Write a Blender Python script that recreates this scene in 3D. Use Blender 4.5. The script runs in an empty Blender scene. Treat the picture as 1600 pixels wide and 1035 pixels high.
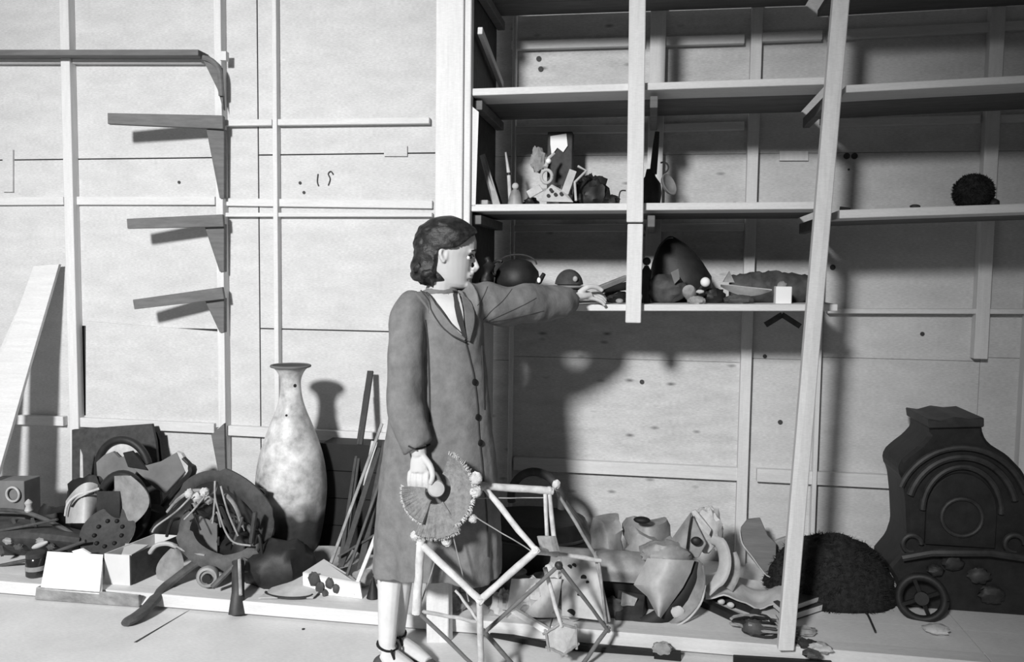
import bpy, bmesh, math, random
from mathutils import Vector, Matrix, noise
from mathutils.bvhtree import BVHTree
random.seed(7)
S = bpy.context.scene
COL = S.collection
# ------------------------------------------------------------------ camera
FPX = 1300.0
PSI, TH, RO = math.radians(9.5), math.radians(4.0), math.radians(0.7)
CAM = Vector((0, -3.93, 1.40))
FW = Vector((-math.sin(PSI)*math.cos(TH), math.cos(PSI)*math.cos(TH), -math.sin(TH)))
_R0 = Vector((math.cos(PSI), math.sin(PSI), 0)); _U0 = _R0.cross(FW)
RT = _R0*math.cos(RO) + _U0*math.sin(RO); UP = _U0*math.cos(RO) - _R0*math.sin(RO)
cd = bpy.data.cameras.new('camera'); cam = bpy.data.objects.new('camera', cd); COL.objects.link(cam)
cd.sensor_width = 36; cd.lens = 36*FPX/1600
M = Matrix.Identity(4)
for i in range(3):
    M[i][0] = RT[i]; M[i][1] = UP[i]; M[i][2] = -FW[i]; M[i][3] = CAM[i]
cam.matrix_world = M
cd.clip_start = .05
S.camera = cam
# ------------------------------------------------------------------ light
S.view_settings.view_transform = 'Standard'; S.view_settings.look = 'None'
S.view_settings.exposure = 0.0; S.view_settings.gamma = 1; S.view_settings.use_curve_mapping = False
w = bpy.data.worlds.new('world'); S.world = w; w.use_nodes = True
w.node_tree.nodes['Background'].inputs[0].default_value = (.8, .8, .8, 1)
w.node_tree.nodes['Background'].inputs[1].default_value = 0.11
def area(name, loc, aim, sx, sy, power):
    l = bpy.data.lights.new(name, 'AREA'); l.shape = 'RECTANGLE'; l.size = sx; l.size_y = sy; l.energy = power
    o = bpy.data.objects.new(name, l); COL.objects.link(o); o.location = loc
    o.rotation_euler = (Vector(aim)-Vector(loc)).to_track_quat('-Z', 'Y').to_euler()
    return o
def spot(name, loc, aim, ang, power, rad, blend=1.0):
    l = bpy.data.lights.new(name, 'SPOT'); l.spot_size = math.radians(ang); l.spot_blend = blend; l.energy = power; l.shadow_soft_size = rad
    o = bpy.data.objects.new(name, l); COL.objects.link(o); o.location = loc
    o.rotation_euler = (Vector(aim)-Vector(loc)).to_track_quat('-Z', 'Y').to_euler()
    return o
spot('photo_lamp', (-2.3, -9.0, 4.6), (-2.0, 0, .35), 50, 4800, .45)

# ------------------------------------------------------------------ helpers
def P(px, py, Y=0.0):
    "point of the plane y=Y seen at photograph pixel (px, py)"
    d = FW*FPX + RT*(px-800) + UP*(517.5-py)
    return CAM + d*((Y-CAM.y)/d.y)
def G(px, py, z=0.0):
    d = FW*FPX + RT*(px-800) + UP*(517.5-py)
    return CAM + d*((z-CAM.z)/d.z)
PZ = .065      # top of the low platform
def thing(name, label, cat, base, group=None):
    o = bpy.data.objects.new(name, None); COL.objects.link(o); o.location = base
    o.empty_display_size = .05
    o['label'] = label; o['category'] = cat
    if group: o['group'] = group
    return o
def tag(o, label, cat, group=None):
    o['label'] = label; o['category'] = cat
    if group: o['group'] = group
    return o
def origin_of(o):
    v = Vector((0, 0, 0))
    while o: v += o.location; o = o.parent
    return v
class MB:
    def __init__(s): s.v = []; s.f = []
    def add(s, vs, fs):
        n = len(s.v); s.v += [Vector(a) for a in vs]; s.f += [tuple(i+n for i in f) for f in fs]; return s
    def hexa(s, c):      # 8 corners: bottom ring 0-3, top ring 4-7
        return s.add(c, [(3,2,1,0),(4,5,6,7),(0,1,5,4),(1,2,6,5),(2,3,7,6),(3,0,4,7)])
    def box(s, a, b):
        x0,y0,z0 = a; x1,y1,z1 = b
        return s.hexa([(x0,y0,z0),(x1,y0,z0),(x1,y1,z0),(x0,y1,z0),(x0,y0,z1),(x1,y0,z1),(x1,y1,z1),(x0,y1,z1)])
    def beam(s, p, q, w, h, up=(0,0,1), w2=None, h2=None, jig=0):
        p = Vector(p); q = Vector(q); d = (q-p).normalized(); u = Vector(up)
        sd = d.cross(u)
        if sd.length < 1e-3: sd = d.cross(Vector((0,1,0)))
        sd.normalize(); u = sd.cross(d).normalized()
        w2 = w2 or w; h2 = h2 or h
        c = []
        for (o, a, b) in ((p, w, h), (q, w2, h2)):
            for (i, j) in ((-1,-1),(1,-1),(1,1),(-1,1)):
                c.append(o + sd*a/2*i + u*b/2*j + Vector((random.uniform(-jig,jig) for _ in range(3))))
        return s.hexa(c)
    def tube(s, pts, r, n=10, flat=1.0, up=None, cap=True, fn=None):
        pts = [Vector(p) for p in pts]; k = len(pts)
        r = r if isinstance(r, (list, tuple)) else [r]*k
        base = len(s.v); prev = None
        for i, p in enumerate(pts):
            t = (pts[min(i+1,k-1)] - pts[max(i-1,0)]).normalized()
            if prev is None:
                ref = Vector(up) if up else (Vector((0,0,1)) if abs(t.z) < .9 else Vector((0,1,0)))
                a = (ref - t*ref.dot(t)).normalized()
            else:
                a = (prev - t*prev.dot(t)).normalized()
            prev = a; b = t.cross(a)
            for j in range(n):
                th = 2*math.pi*j/n
                rr = r[i]*(fn(i/(k-1), th) if fn else 1)
                s.v.append(p + a*math.cos(th)*rr*flat + b*math.sin(th)*rr)
        for i in range(k-1):
            for j in range(n):
                a0 = base+i*n+j; a1 = base+i*n+(j+1)%n
                s.f.append((a0, a1, a1+n, a0+n))
        if cap:
            s.f.append(tuple(base+j for j in range(n))[::-1]); s.f.append(tuple(base+(k-1)*n+j for j in range(n)))
        return s
    def lathe(s, prof, c, n=24, axis=(0,0,1), xs=1, ys=1, cap=True, jag=None):
        ax = Vector(axis).normalized(); q = Vector((0,0,1)).rotation_difference(ax); c = Vector(c)
        base = len(s.v)
        for i, (r, z) in enumerate(prof):
            for j in range(n):
                th = 2*math.pi*j/n
                zz = z + (jag(i, th) if jag else 0)
                s.v.append(c + q @ Vector((r*math.cos(th)*xs, r*math.sin(th)*ys, zz)))
        for i in range(len(prof)-1):
            for j in range(n):
                a0 = base+i*n+j; a1 = base+i*n+(j+1)%n
                s.f.append((a0, a1, a1+n, a0+n))
        if cap:
            s.f.append(tuple(base+j for j in range(n))[::-1]); m = base+(len(prof)-1)*n
            s.f.append(tuple(m+j for j in range(n)))
        return s
    def ball(s, c, r, n=12, fn=None, rot=None):
        r = r if isinstance(r, (list, tuple)) else (r, r, r); c = Vector(c)
        base = len(s.v); m = max(6, n//2+2)
        for i in range(m+1):
            ph = math.pi*i/m
            for j in range(n):
                th = 2*math.pi*j/n
                u = Vector((math.sin(ph)*math.cos(th), math.sin(ph)*math.sin(th), math.cos(ph)))
                k = fn(u) if fn else 1
                d = Vector((u.x*r[0], u.y*r[1], u.z*r[2]))*k
                if rot: d = rot @ d
                s.v.append(c+d)
        for i in range(m):
            for j in range(n):
                a0 = base+i*n+j; a1 = base+i*n+(j+1)%n
                s.f.append((a0+n, a1+n, a1, a0))
        return s
    def ring(s, c, R, r, ax=(0,1,0), a0=0, a1=360, n=24, m=8, sx=1, sz=1, flat=1):
        "torus or arc round axis ax; angle measured from world +x towards up"
        ax = Vector(ax).normalized(); e1 = Vector((1,0,0)); e1 = (e1-ax*e1.dot(ax)).normalized(); e2 = e1.cross(ax)
        if e2.z < 0: e2 = -e2
        pts = []
        full = abs(a1-a0) >= 359
        for i in range(n+1):
            t = math.radians(a0+(a1-a0)*i/n)
            pts.append(Vector(c)+e1*math.cos(t)*R*sx+e2*math.sin(t)*R*sz)
        return s.tube(pts, r, m, flat=flat, up=ax, cap=not full)
    def prism(s, pts, t, dirn=(0,1,0)):
        "polygon (world points) thickened by t along dirn"
        d = Vector(dirn).normalized()*t; n = len(pts)
        vs = [Vector(p) for p in pts] + [Vector(p)+d for p in pts]
        fs = [tuple(range(n)), tuple(range(2*n-1, n-1, -1))] + [(i, i+n, (i+1)%n+n, (i+1)%n) for i in range(n)]
        return s.add(vs, fs)
    def grid(s, fn, nu, nv, t=0.004):
        "sheet fn(u,v) with thickness t along its normal"
        g = [[Vector(fn(i/nu, j/nv)) for j in range(nv+1)] for i in range(nu+1)]
        nn = [[None]*(nv+1) for _ in range(nu+1)]
        for i in range(nu+1):
            for j in range(nv+1):
                a = g[min(i+1,nu)][j]-g[max(i-1,0)][j]; b = g[i][min(j+1,nv)]-g[i][max(j-1,0)]
                c = a.cross(b); nn[i][j] = c.normalized() if c.length > 1e-12 else Vector((0,1,0))
        base = len(s.v); W = nv+1; K = (nu+1)*W
        for sg in (0, 1):
            for i in range(nu+1):
                for j in range(nv+1): s.v.append(g[i][j] + nn[i][j]*t*(sg-.5))
        for i in range(nu):
            for j in range(nv):
                a = base+i*W+j; s.f.append((a, a+1, a+W+1, a+W)); b = a+K; s.f.append((b, b+W, b+W+1, b+1))
        for i in range(nu):
            for j in (0, nv):
                a = base+i*W+j; s.f.append((a, a+W, a+W+K, a+K))
        for j in range(nv):
            for i in (0, nu):
                a = base+i*W+j; s.f.append((a, a+1, a+1+K, a+K))
        return s
    def build(s, name, mat, parent=None, smooth=False, bevel=0, base=None, sharp=40, kind=None):
        me = bpy.data.meshes.new(name)
        o = bpy.data.objects.new(name, me)
        if parent is not None:
            org = origin_of(parent)
            if base is not None: o.location = Vector(base)-org; org = Vector(base)
        else:
            if base is None:
                zs = min(v.z for v in s.v)
                base = Vector((sum(v.x for v in s.v)/len(s.v), sum(v.y for v in s.v)/len(s.v), zs))
            org = Vector(base); o.location = org
        me.from_pydata([v-org for v in s.v], [], s.f)
        bm = bmesh.new(); bm.from_mesh(me)
        bmesh.ops.remove_doubles(bm, verts=bm.verts, dist=1e-6)
        bmesh.ops.recalc_face_normals(bm, faces=bm.faces)
        if bevel:
            bmesh.ops.bevel(bm, geom=list(bm.edges), offset=bevel, segments=1, affect='EDGES', profile=.5)
        bm.to_mesh(me); bm.free()
        if smooth:
            for p in me.polygons: p.use_smooth = True
            me.set_sharp_from_angle(angle=math.radians(sharp))
        me.materials.append(mat)
        COL.objects.link(o)
        if parent is not None: o.parent = parent
        if kind: o['kind'] = kind
        return o
def nz(p, sc=1.0, seed=0.0): return noise.noise(Vector(p)*sc+Vector((seed, seed*1.7, seed*.3)))
def ln(a, b, n): return [Vector(a).lerp(Vector(b), i/n) for i in range(n+1)]
def spline(pts, n=6):
    pts = [Vector(p) for p in pts]; out = []
    for i in range(len(pts)-1):
        a, b, c, d = pts[max(i-1,0)], pts[i], pts[i+1], pts[min(i+2,len(pts)-1)]
        for k in range(n):
            t = k/n
            out.append(.5*((2*b)+(c-a)*t+(2*a-5*b+4*c-d)*t*t+(3*b-a-3*c+d)*t**3))
    out.append(pts[-1]); return out
def interp(tab, x):
    if x <= tab[0][0]: return tab[0][1:]
    for i in range(len(tab)-1):
        if x <= tab[i+1][0]:
            t = (x-tab[i][0])/(tab[i+1][0]-tab[i][0])
            return [a+(b-a)*t for a, b in zip(tab[i][1:], tab[i+1][1:])]
    return tab[-1][1:]

# ------------------------------------------------------------------ materials
def mat(name, g, rough=.7, var=.12, scale=8, stretch=(1,1,1), spots=0, metal=0, bump=.15, g2=None, spec=.3, fine=0):
    m = bpy.data.materials.new(name); m.use_nodes = True; t = m.node_tree; N = t.nodes; L = t.links
    b = N['Principled BSDF']; b.inputs['Roughness'].default_value = rough; b.inputs['Metallic'].default_value = metal
    b.inputs['Specular IOR Level'].default_value = spec
    tc = N.new('ShaderNodeTexCoord'); mp = N.new('ShaderNodeMapping'); mp.inputs['Scale'].default_value = stretch
    L.new(tc.outputs['Object'], mp.inputs[0])
    nt = N.new('ShaderNodeTexNoise'); nt.inputs['Scale'].default_value = scale; nt.inputs['Detail'].default_value = 6
    nt.inputs['Roughness'].default_value = .65
    L.new(mp.outputs[0], nt.inputs['Vector'])
    cr = N.new('ShaderNodeValToRGB'); L.new(nt.outputs['Fac'], cr.inputs[0])
    lo = g*(1-var) if g2 is None else g2; hi = min(1, g*(1+var))
    cr.color_ramp.elements[0].position = .3; cr.color_ramp.elements[1].position = .7
    cr.color_ramp.elements[0].color = (lo, lo, lo, 1); cr.color_ramp.elements[1].color = (hi, hi, hi, 1)
    out = cr.outputs[0]
    if fine:      # mottling of the aged surface
        n3 = N.new('ShaderNodeTexNoise'); n3.inputs['Scale'].default_value = 160; n3.inputs['Detail'].default_value = 2
        mp3 = N.new('ShaderNodeMapping'); mp3.inputs['Scale'].default_value = (.35, 1, 1.6)
        L.new(tc.outputs['Object'], mp3.inputs[0]); L.new(mp3.outputs[0], n3.inputs['Vector'])
        mr3 = N.new('ShaderNodeMapRange'); mr3.inputs[1].default_value = .3; mr3.inputs[2].default_value = .7
        mr3.inputs[3].default_value = 1-fine; mr3.inputs[4].default_value = 1+fine
        L.new(n3.outputs['Fac'], mr3.inputs[0])
        mx3 = N.new('ShaderNodeMix'); mx3.data_type = 'RGBA'; mx3.blend_type = 'MULTIPLY'; mx3.inputs[0].default_value = 1
        L.new(out, mx3.inputs[6]); L.new(mr3.outputs[0], mx3.inputs[7]); out = mx3.outputs[2]
    if spots:
        vo = N.new('ShaderNodeTexVoronoi'); vo.inputs['Scale'].default_value = spots; vo.inputs['Randomness'].default_value = .8
        mp2 = N.new('ShaderNodeMapping'); mp2.inputs['Scale'].default_value = (.8, .01, 2.0)
        L.new(tc.outputs['Object'], mp2.inputs[0]); L.new(mp2.outputs[0], vo.inputs['Vector'])
        mr = N.new('ShaderNodeMapRange'); mr.inputs[1].default_value = .03; mr.inputs[2].default_value = .2
        mr.inputs[3].default_value = .3; mr.inputs[4].default_value = 1
        L.new(vo.outputs['Distance'], mr.inputs[0])
        mx = N.new('ShaderNodeMix'); mx.data_type = 'RGBA'; mx.blend_type = 'MULTIPLY'; mx.inputs[0].default_value = 1
        L.new(out, mx.inputs[6]); L.new(mr.outputs[0], mx.inputs[7]); out = mx.outputs[2]
    L.new(out, b.inputs['Base Color'])
    if bump:
        bp = N.new('ShaderNodeBump'); bp.inputs['Strength'].default_value = bump; bp.inputs['Distance'].default_value = .01
        L.new(nt.outputs['Fac'], bp.inputs['Height']); L.new(bp.outputs[0], b.inputs['Normal'])
    return m
M_ply  = mat('plywood_sheet', .56, .8, .10, 5, (1,1,2.5), bump=.08, fine=.11)
M_plyk = mat('knotty_plywood_sheet', .54, .8, .14, 6, (1,1,3.5), spots=9, bump=.08, fine=.12)
M_pine = mat('pine_upright', .66, .7, .08, 10, (6,6,.5), bump=.08, fine=.05)
M_pineh= mat('pine_board', .64, .7, .08, 10, (.5,5,6), bump=.08, fine=.05)
M_dull = mat('aged_and_shaded_board', .15, .8, .2, 10, (.6,3,5), bump=.1)
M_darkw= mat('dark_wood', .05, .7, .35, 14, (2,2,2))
M_back = mat('wall_void', .03, .9, .1)
M_floor= mat('floor_boards', .68, .85, .10, 3, (1,1,1), bump=.1, fine=.06)
M_iron = mat('black_iron', .016, .55, .4, 20, spec=.4)
M_iron2= mat('worn_iron', .032, .55, .5, 16, spec=.4)
M_tin  = mat('dull_tin', .26, .5, .35, 12, spec=.4)
M_zinc = mat('pale_zinc', .42, .5, .25, 9, spec=.4)
M_white= mat('white_card', .85, .8, .03, 5, bump=0)
M_card = mat('pale_carton', .62, .8, .06, 8, bump=.05)
M_skin = mat('skin', .56, .6, .05, 10, bump=.02)
M_sock = mat('pale_stocking', .62, .8, .08, 20, bump=.1)
M_hair = mat('dark_wavy_hair', .018, .45, .8, 30, (1,1,2.2), bump=.5, spec=.5)
M_coat = mat('grey_work_coat', .18, .9, .22, 22, bump=.35)
M_coat2= mat('coat_seam_and_shade', .05, .9, .2, 20)
M_blou = mat('pale_blouse', .6, .8, .08, 20)
M_black= mat('black_paint', .012, .6, .3, 10)
M_fur  = mat('dark_fur', .02, .95, .7, 45, bump=.8)
M_felt = mat('grey_bristle', .24, .95, .3, 60, bump=.8)
M_tuft = mat('pale_tuft', .62, .95, .2, 40, bump=.6)
M_clay = mat('dusty_clay', .30, .9, .45, 14, bump=.4)
M_pale = mat('pale_plaster', .52, .9, .3, 14, bump=.4)
M_stick= mat('whitewashed_stick', .60, .7, .25, 25, bump=.3)
M_cloth= mat('pale_cloth', .48, .9, .2, 12, bump=.3)
M_leath= mat('worn_leather', .075, .6, .5, 12, bump=.3)
M_wing = mat('grey_painted_board', .17, .8, .2, 8)
M_glass= mat('dark_glass', .02, .15, .2, 5, bump=0, spec=.6)
# ================================================================== SETTING
fl = MB().box((-5.5, -5.6, -.05), (4.5, .02, 0)).build('floor', M_floor, base=(0,0,0)); fl['kind'] = 'structure'
wl = MB().box((-5.5, .012, 0), (4.5, .06, 3.2)).build('wall_back', M_back, base=(0,0,0)); wl['kind'] = 'structure'
def X0(px, py=400): return P(px, py, 0).x
def Z0(px, py): return P(px, py, 0).z
def panel(x0, z0, x1, z1, proud=0.0, m=M_ply, g=.003):
    return MB().box((x0+g, -proud, z0+g), (x1-g, .012, z1-g)).build('panel', m, wl, bevel=.0015)
zt = 3.15
zA, zB, zC = Z0(200,248), Z0(200,512), Z0(250,655)
xs = [-5.4, X0(-90), X0(110), X0(345)]
for i in range(3):
    panel(xs[i], zA, xs[i+1], zt); 
    panel(xs[i], zB if i == 2 else 0, xs[i+1], zA)
panel(X0(345), 0, X0(405), zt)
panel(X0(405), zA+.01, X0(700), zt); panel(X0(405), Z0(500,516), X0(700), zA+.01); panel(X0(405), 0, X0(700), Z0(500,516))
# the loose sheet nailed between the two left studs, a little askew
MB().prism([P(134,502,-.012), P(346,519,-.012), P(346,668,-.012), P(134,668,-.012)], .02).build('panel', M_ply, wl)
MB().box((X0(110)+.003, 0, .0), (X0(345)-.003, .012, zC)).build('panel', M_ply, wl)
for (a, b, m) in ((700,800,M_plyk),(800,1176,M_plyk),(1176,1290,M_ply),(1290,1540,M_ply),(1540,1760,M_ply)):
    za = P((a+b)/2, 562, 0).z
    panel(X0(a), 0, X0(b), za, m=m, g=.0007); panel(X0(a), za, X0(b), 1.95, m=m, g=.0007); panel(X0(a), 1.95, X0(b), zt, m=m, g=.0007)
panel(X0(1760), 0, 4.4, zt)
# studs and rails fixed to the sheets
def stud(xa, xb, y0=-80, y1=None, d=.05, z1=None, m=None, ref=400):
    top = min(zt, P((xa+xb)/2, y0, 0).z); bot = 0 if y1 is None else P((xa+xb)/2, y1, 0).z
    return MB().box((P(xa,ref,-d).x, -d, bot), (P(xb,ref,-d).x, 0, top)).build('stud', m or M_pine, wl, bevel=.002)
stud(102,116, d=.05); stud(338,349, d=.055); stud(427,434, d=.04)
stud(1163,1180, d=.045); stud(1008,1032, y1=440, d=.05); stud(1283,1290, d=.05); stud(1530,1552, d=.05, y1=560)
stud(797,803, d=.04); stud(1610,1640, d=.05)
def rail(pa, pb, h, d=.035, m=None, dark=False):
    a = P(*pa, -d/2); b = P(*pb, -d/2); a.y = b.y = -d/2
    return MB().beam(a, b, d, h).build('rail', m or M_pineh, wl, bevel=.002)
rail((-60,96),(100,96),.026); rail((116,96),(318,96),.026)
rail((350,193),(427,192),.03); rail((436,192),(672,189),.03)
rail((-60,315),(101,314),.042,.02); rail((117,314),(337,314),.042,.02); rail((350,316),(676,320),.038,.02); rail((350,336),(676,336),.020,.03)
rail((-60,653),(102,658),.05); rail((117,659),(337,669),.05); rail((350,672),(700,689),.05)
rail((803,724),(1160,741),.06); rail((1182,742),(1700,768),.06)
rail((800,72),(1007,66),.04); rail((1033,66),(1163,62),.04); rail((1181,60),(1284,56),.04); rail((1292,56),(1700,36),.04)
rail((803,204),(1007,202),.035); rail((1033,201),(1163,197),.035); rail((1292,193),(1530,187),.035); rail((1553,187),(1700,182),.035)
rail((803,357),(1007,356),.035); rail((1033,356),(1163,355),.035)
rail((1292,486),(1700,487),.022,.045)
# dark ledge over the top left rail
a = P(-60,86,-.06); b = P(318,86,-.06)
MB().beam(a, b, .10, .028).build('ledge', M_dull, wl, bevel=.002)
MB().prism([P(343,80,-.08), P(353,80,-.08), P(353,94,-.08), P(343,94,-.08)], .03).build('block', M_pine, wl)
# small cut-outs and battens in the sheets
MB().prism([P(4,234,-.012), P(20,234,-.012), P(20,300,-.012), P(4,300,-.012)], .014).build('batten', M_ply, wl)
MB().prism([P(600,228,-.012), P(636,228,-.012), P(636,244,-.012), P(600,244,-.012)], .014).build('batten', M_ply, wl)
MB().prism([P(1218,236,-.012), P(1263,236,-.012), P(1263,251,-.012), P(1218,251,-.012)], .014).build('batten', M_pine, wl)
for (x, y, r) in ((1323,244,4.5),(1335,244,4.5),(280,285,2.5),(469,286,2.5),(475,301,2.5),(1003,597,3.5),(1195,557,3),(1219,660,3.5),(1326,265,1.5),(1441,522,3),(842,92,4),(845,108,4),(840,140,3),(1301,418,4)):
    MB().lathe([(r*.0031,0),(r*.0031,.003)], P(x,y,-.0015), 12, (0,-1,0)).build('knot', M_darkw, wl)
MB().prism([P(1316,240,-.001),P(1316,240,-.001),P(1316.5,241,-.001)],.001)
for pts in ([(497,272),(496,284),(498,291)], [(513,290),(516,280),(513,272),(517,268),(521,273)]):
    MB().tube(spline([P(a,b,-.002) for a, b in pts],4), .0035, 6).build('painted_mark', M_darkw, wl, smooth=True)
# platform along the foot of the wall
pf = MB()
plat = bpy.data.objects.new('trim_1', None); COL.objects.link(plat); plat['kind'] = 'structure'; plat.location = (0,-.88,0)
edges = [-5.4, -2.3, -.35, 1.2, 4.4]
for i in range(4):
    MB().box((edges[i]+.002, -.88, .012), (edges[i+1]-.002, -.80, PZ)).build('board', M_pineh, plat, bevel=.002)
    for k in range(4):
        y0 = -.797+k*.198
        MB().box((edges[i]+.002, y0, .02), (edges[i+1]-.002, y0+.1973, PZ-.002)).build('board', M_floor, plat)
MB().box((-5.4, -.85, 0), (4.4, -.81, .012)).build('board', M_back, plat)  # dark strip standing for the shadow gap under the platform
# crack in the floor: a strip let into the boards
MB().prism([G(288,958,.001), G(296,954,.001), G(214,1004,.001), G(209,1004,.001)], .002, (0,0,-1)).build('crack', M_darkw, fl)
MB().lathe([(.006,0),(.006,.003)], G(474,984,0), 10).build('knot', M_black, fl)

# ================================================================== LEFT WALL BRACKETS
def bracket(label, s, e, th, gx, gy0, gy1, stud_px=347, grp=None):
    a = P(*s, -.07); b = P(*e, -.20)
    t = thing('shelf_bracket', label, 'bracket', P(stud_px, gy0, -.06), grp)
    MB().beam(b, a, .03, th*.8, w2=.04, h2=th).build('arm', M_dull, t, bevel=.002)  # dark tone stands for the shaded side of the arm
    MB().prism([P(gx,gy0,-.09), P(stud_px+3,gy0,-.065), P(stud_px+3,gy1,-.06), P(stud_px-4,gy1,-.07)], .03).build('gusset', M_dull, t, bevel=.002)
    return t
bracket('stub of dark shelf bracket with long arm, below the top left ledge', (350,192), (170,186), .065, 322, 202, 310)
bracket('dark shelf bracket with shade-toned arm, on the left stud at mid height', (350,345), (200,350), .06, 318, 350, 425)
bracket('lowest dark shelf bracket, its arm drooping left of the stud', (350,458), (210,476), .06, 318, 466, 520)
t = thing('shelf_bracket', 'curved wooden bracket at the right end of the top left ledge', 'bracket', P(340,100,-.06))
MB().tube(spline([P(316,90,-.06), P(332,96,-.075), P(343,112,-.075), P(346,150,-.065)],5), .014, 8).build('arm', M_dull, t, smooth=True)
MB().prism([P(318,95,-.07), P(345,105,-.07), P(349,172,-.058), P(340,140,-.065)], .02).build('gusset', M_dull, t)
t = MB().prism([P(330,680,-.08), P(350,662,-.075), P(353,780,-.06), P(345,760,-.06)], .02).build('wooden_wedge', M_dull); tag(t, 'narrow tapered wooden wedge on the stud above the saddle heap', 'wedge')
# ================================================================== SHELVING UNIT
su = thing('shelving_unit', 'open pine shelving unit with white uprights holding salvaged finds', 'shelving', (0,-.6,PZ))
YF = -.6
def part(n, mb, m, par, **k): return mb.build(n, m, par, **k)
def xf(px, py=400, y=YF): return P(px, py, y).x
x680, x735 = xf(682), xf(729)
part('upright', MB().box((x680, -.63, PZ), (xf(724), -.585, 3.0)), M_pine, su, bevel=.003)
part('upright', MB().box((xf(725), -.62, PZ), (xf(735), -.57, 3.0)), M_pine, su, bevel=.003)
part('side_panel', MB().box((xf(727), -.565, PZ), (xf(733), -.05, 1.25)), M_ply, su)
part('side_panel', MB().box((xf(727), -.565, 1.253), (xf(733), -.05, 3.0)), M_darkw, su)  # upper part coloured dark for the deep shade inside the bay
part('batten', MB().hexa([P(736,322,-.60),P(743,322,-.60),P(743,322,-.57),P(736,322,-.57),P(736,165,-.60),P(748,175,-.60),P(748,175,-.57),P(736,165,-.57)]), M_pine, su)
# centre upright
part('upright', MB().box((xf(980), -.645, 1.21), (xf(1004), -.602, P(990,350,-.645).z)), M_pine, su, bevel=.003)
part('upright', MB().hexa([P(979,347.5,-.645),P(1005,347.5,-.645),P(1005,347.5,-.602),P(979,347.5,-.602),P(984,-80,-.645),P(1010,-80,-.645),P(1010,-80,-.602),P(984,-80,-.602)]), M_pine, su, bevel=.003)
# long front upright leaning, its foot forward on the platform
t0, t1 = P(1307,-60,-.63), P(1333,-60,-.63); f0, f1 = G(1216,1018,PZ), G(1241,1018,PZ)
dy = Vector((0,.045,0))
part('upright', MB().hexa([f0,f1,f1+dy,f0+dy,t0,t1,t1+dy,t0+dy]), M_pine, su, bevel=.003)
# shelves (each of three planks)
def shelf(x0, x1, z0, z1, yb=-.052, yfront=-.6, th=.028, stuff=False):
    n = 3
    for k in range(n):
        ya = yfront+(yb-yfront)*k/n; yc = yfront+(yb-yfront)*(k+1)/n-.003
        MB().hexa([(x0,ya,z0-th/2),(x1,ya,z1-th/2),(x1,yc,z1-th/2),(x0,yc,z0-th/2),(x0,ya,z0+th/2),(x1,ya,z1+th/2),(x1,yc,z1+th/2),(x0,yc,z0+th/2)]).build('plank', M_pineh if k == 0 else M_dull, su, bevel=.002)  # rear planks darkened to stand for shade under the shelves
xl = xf(735); 
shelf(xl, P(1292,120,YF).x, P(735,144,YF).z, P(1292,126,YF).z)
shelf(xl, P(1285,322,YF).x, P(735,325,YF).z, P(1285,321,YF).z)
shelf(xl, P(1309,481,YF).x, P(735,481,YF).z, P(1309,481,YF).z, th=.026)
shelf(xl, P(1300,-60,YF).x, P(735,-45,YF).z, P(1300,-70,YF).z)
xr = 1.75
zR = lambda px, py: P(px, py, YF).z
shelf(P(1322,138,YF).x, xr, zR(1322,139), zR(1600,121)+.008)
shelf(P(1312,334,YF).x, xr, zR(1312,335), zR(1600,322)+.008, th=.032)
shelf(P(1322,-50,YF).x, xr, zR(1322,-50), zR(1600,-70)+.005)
# side cleats under the shelves and slanting braces on the left side panel
xi = xf(735)+.02
for z in (P(735,157,YF).z, P(735,338,YF).z, P(735,-25,YF).z):
    part('cleat', MB().box((xi-.02, -.56, z-.03), (xi+.015, -.06, z+.008)), M_dull, su, bevel=.002)
part('brace', MB().beam((xi+.005,-.57,P(737,48,-.57).z), (xi+.005,-.08,P(800,132,-.08).z), .02, .03), M_pineh, su, bevel=.002)
for px in (1010, 1285):
    for z in (P(735,157,YF).z, P(735,338,YF).z):
        part('cleat', MB().box((xf(px), -.58, z-.04), (xf(px)+.03, -.06, z+.005)), M_dull, su, bevel=.002)
# forked brace under the lowest shelf
for q in ((1196,508),(1250,510)):
    part('brace', MB().beam(P(1222,492,-.3), P(*q,-.3), .02, .022), M_darkw, su)
zz = P(735,481,YF).z-.03
part('cleat', MB().box((xi-.02,-.56,zz-.03),(xi+.012,-.06,zz+.01)), M_dull, su)
# short board standing on the floor behind the stick frame
t = MB().hexa([G(666,1006), G(700,1006), G(700,1006)+Vector((.01,.04,0)), G(668,1006)+Vector((.01,.04,0)),
    P(664,820,-.90), P(702,820,-.90), P(702,820,-.90)+Vector((0,.04,0)), P(666,820,-.90)+Vector((0,.04,0))]).build('short_board', M_pine, bevel=.003)
tag(t, 'short pale board upright on the floor behind the stick frame', 'board')
# ================================================================== THE WOMAN
WY = -1.08
def W(px, py, dy=0.0): return P(px, py, WY+dy)
def remeshed(mb, name, mat_, parent, vox, disp=None, smooth_it=4, base=None):
    o = mb.build(name, mat_, parent, base=base)
    md = o.modifiers.new('r', 'REMESH'); md.mode = 'VOXEL'; md.voxel_size = vox; md.use_smooth_shade = True
    sm = o.modifiers.new('s', 'SMOOTH'); sm.factor = .5; sm.iterations = smooth_it
    bpy.context.view_layer.update()
    dg = bpy.context.evaluated_depsgraph_get()
    me = bpy.data.meshes.new_from_object(o.evaluated_get(dg))
    o.modifiers.clear(); old = o.data; o.data = me; me.name = name; bpy.data.meshes.remove(old)
    if disp:
        org = origin_of(o)
        vs = [(v.co+org, v.normal.copy()) for v in me.vertices]
        for v, (co, n) in zip(me.vertices, vs): v.co = disp(co, n)-org
    for p in me.polygons: p.use_smooth = True
    return o
wm = thing('person', 'woman in a long grey work coat reaching toward the lowest shelf', 'person', (W(604,900).x, WY, 0))
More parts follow.
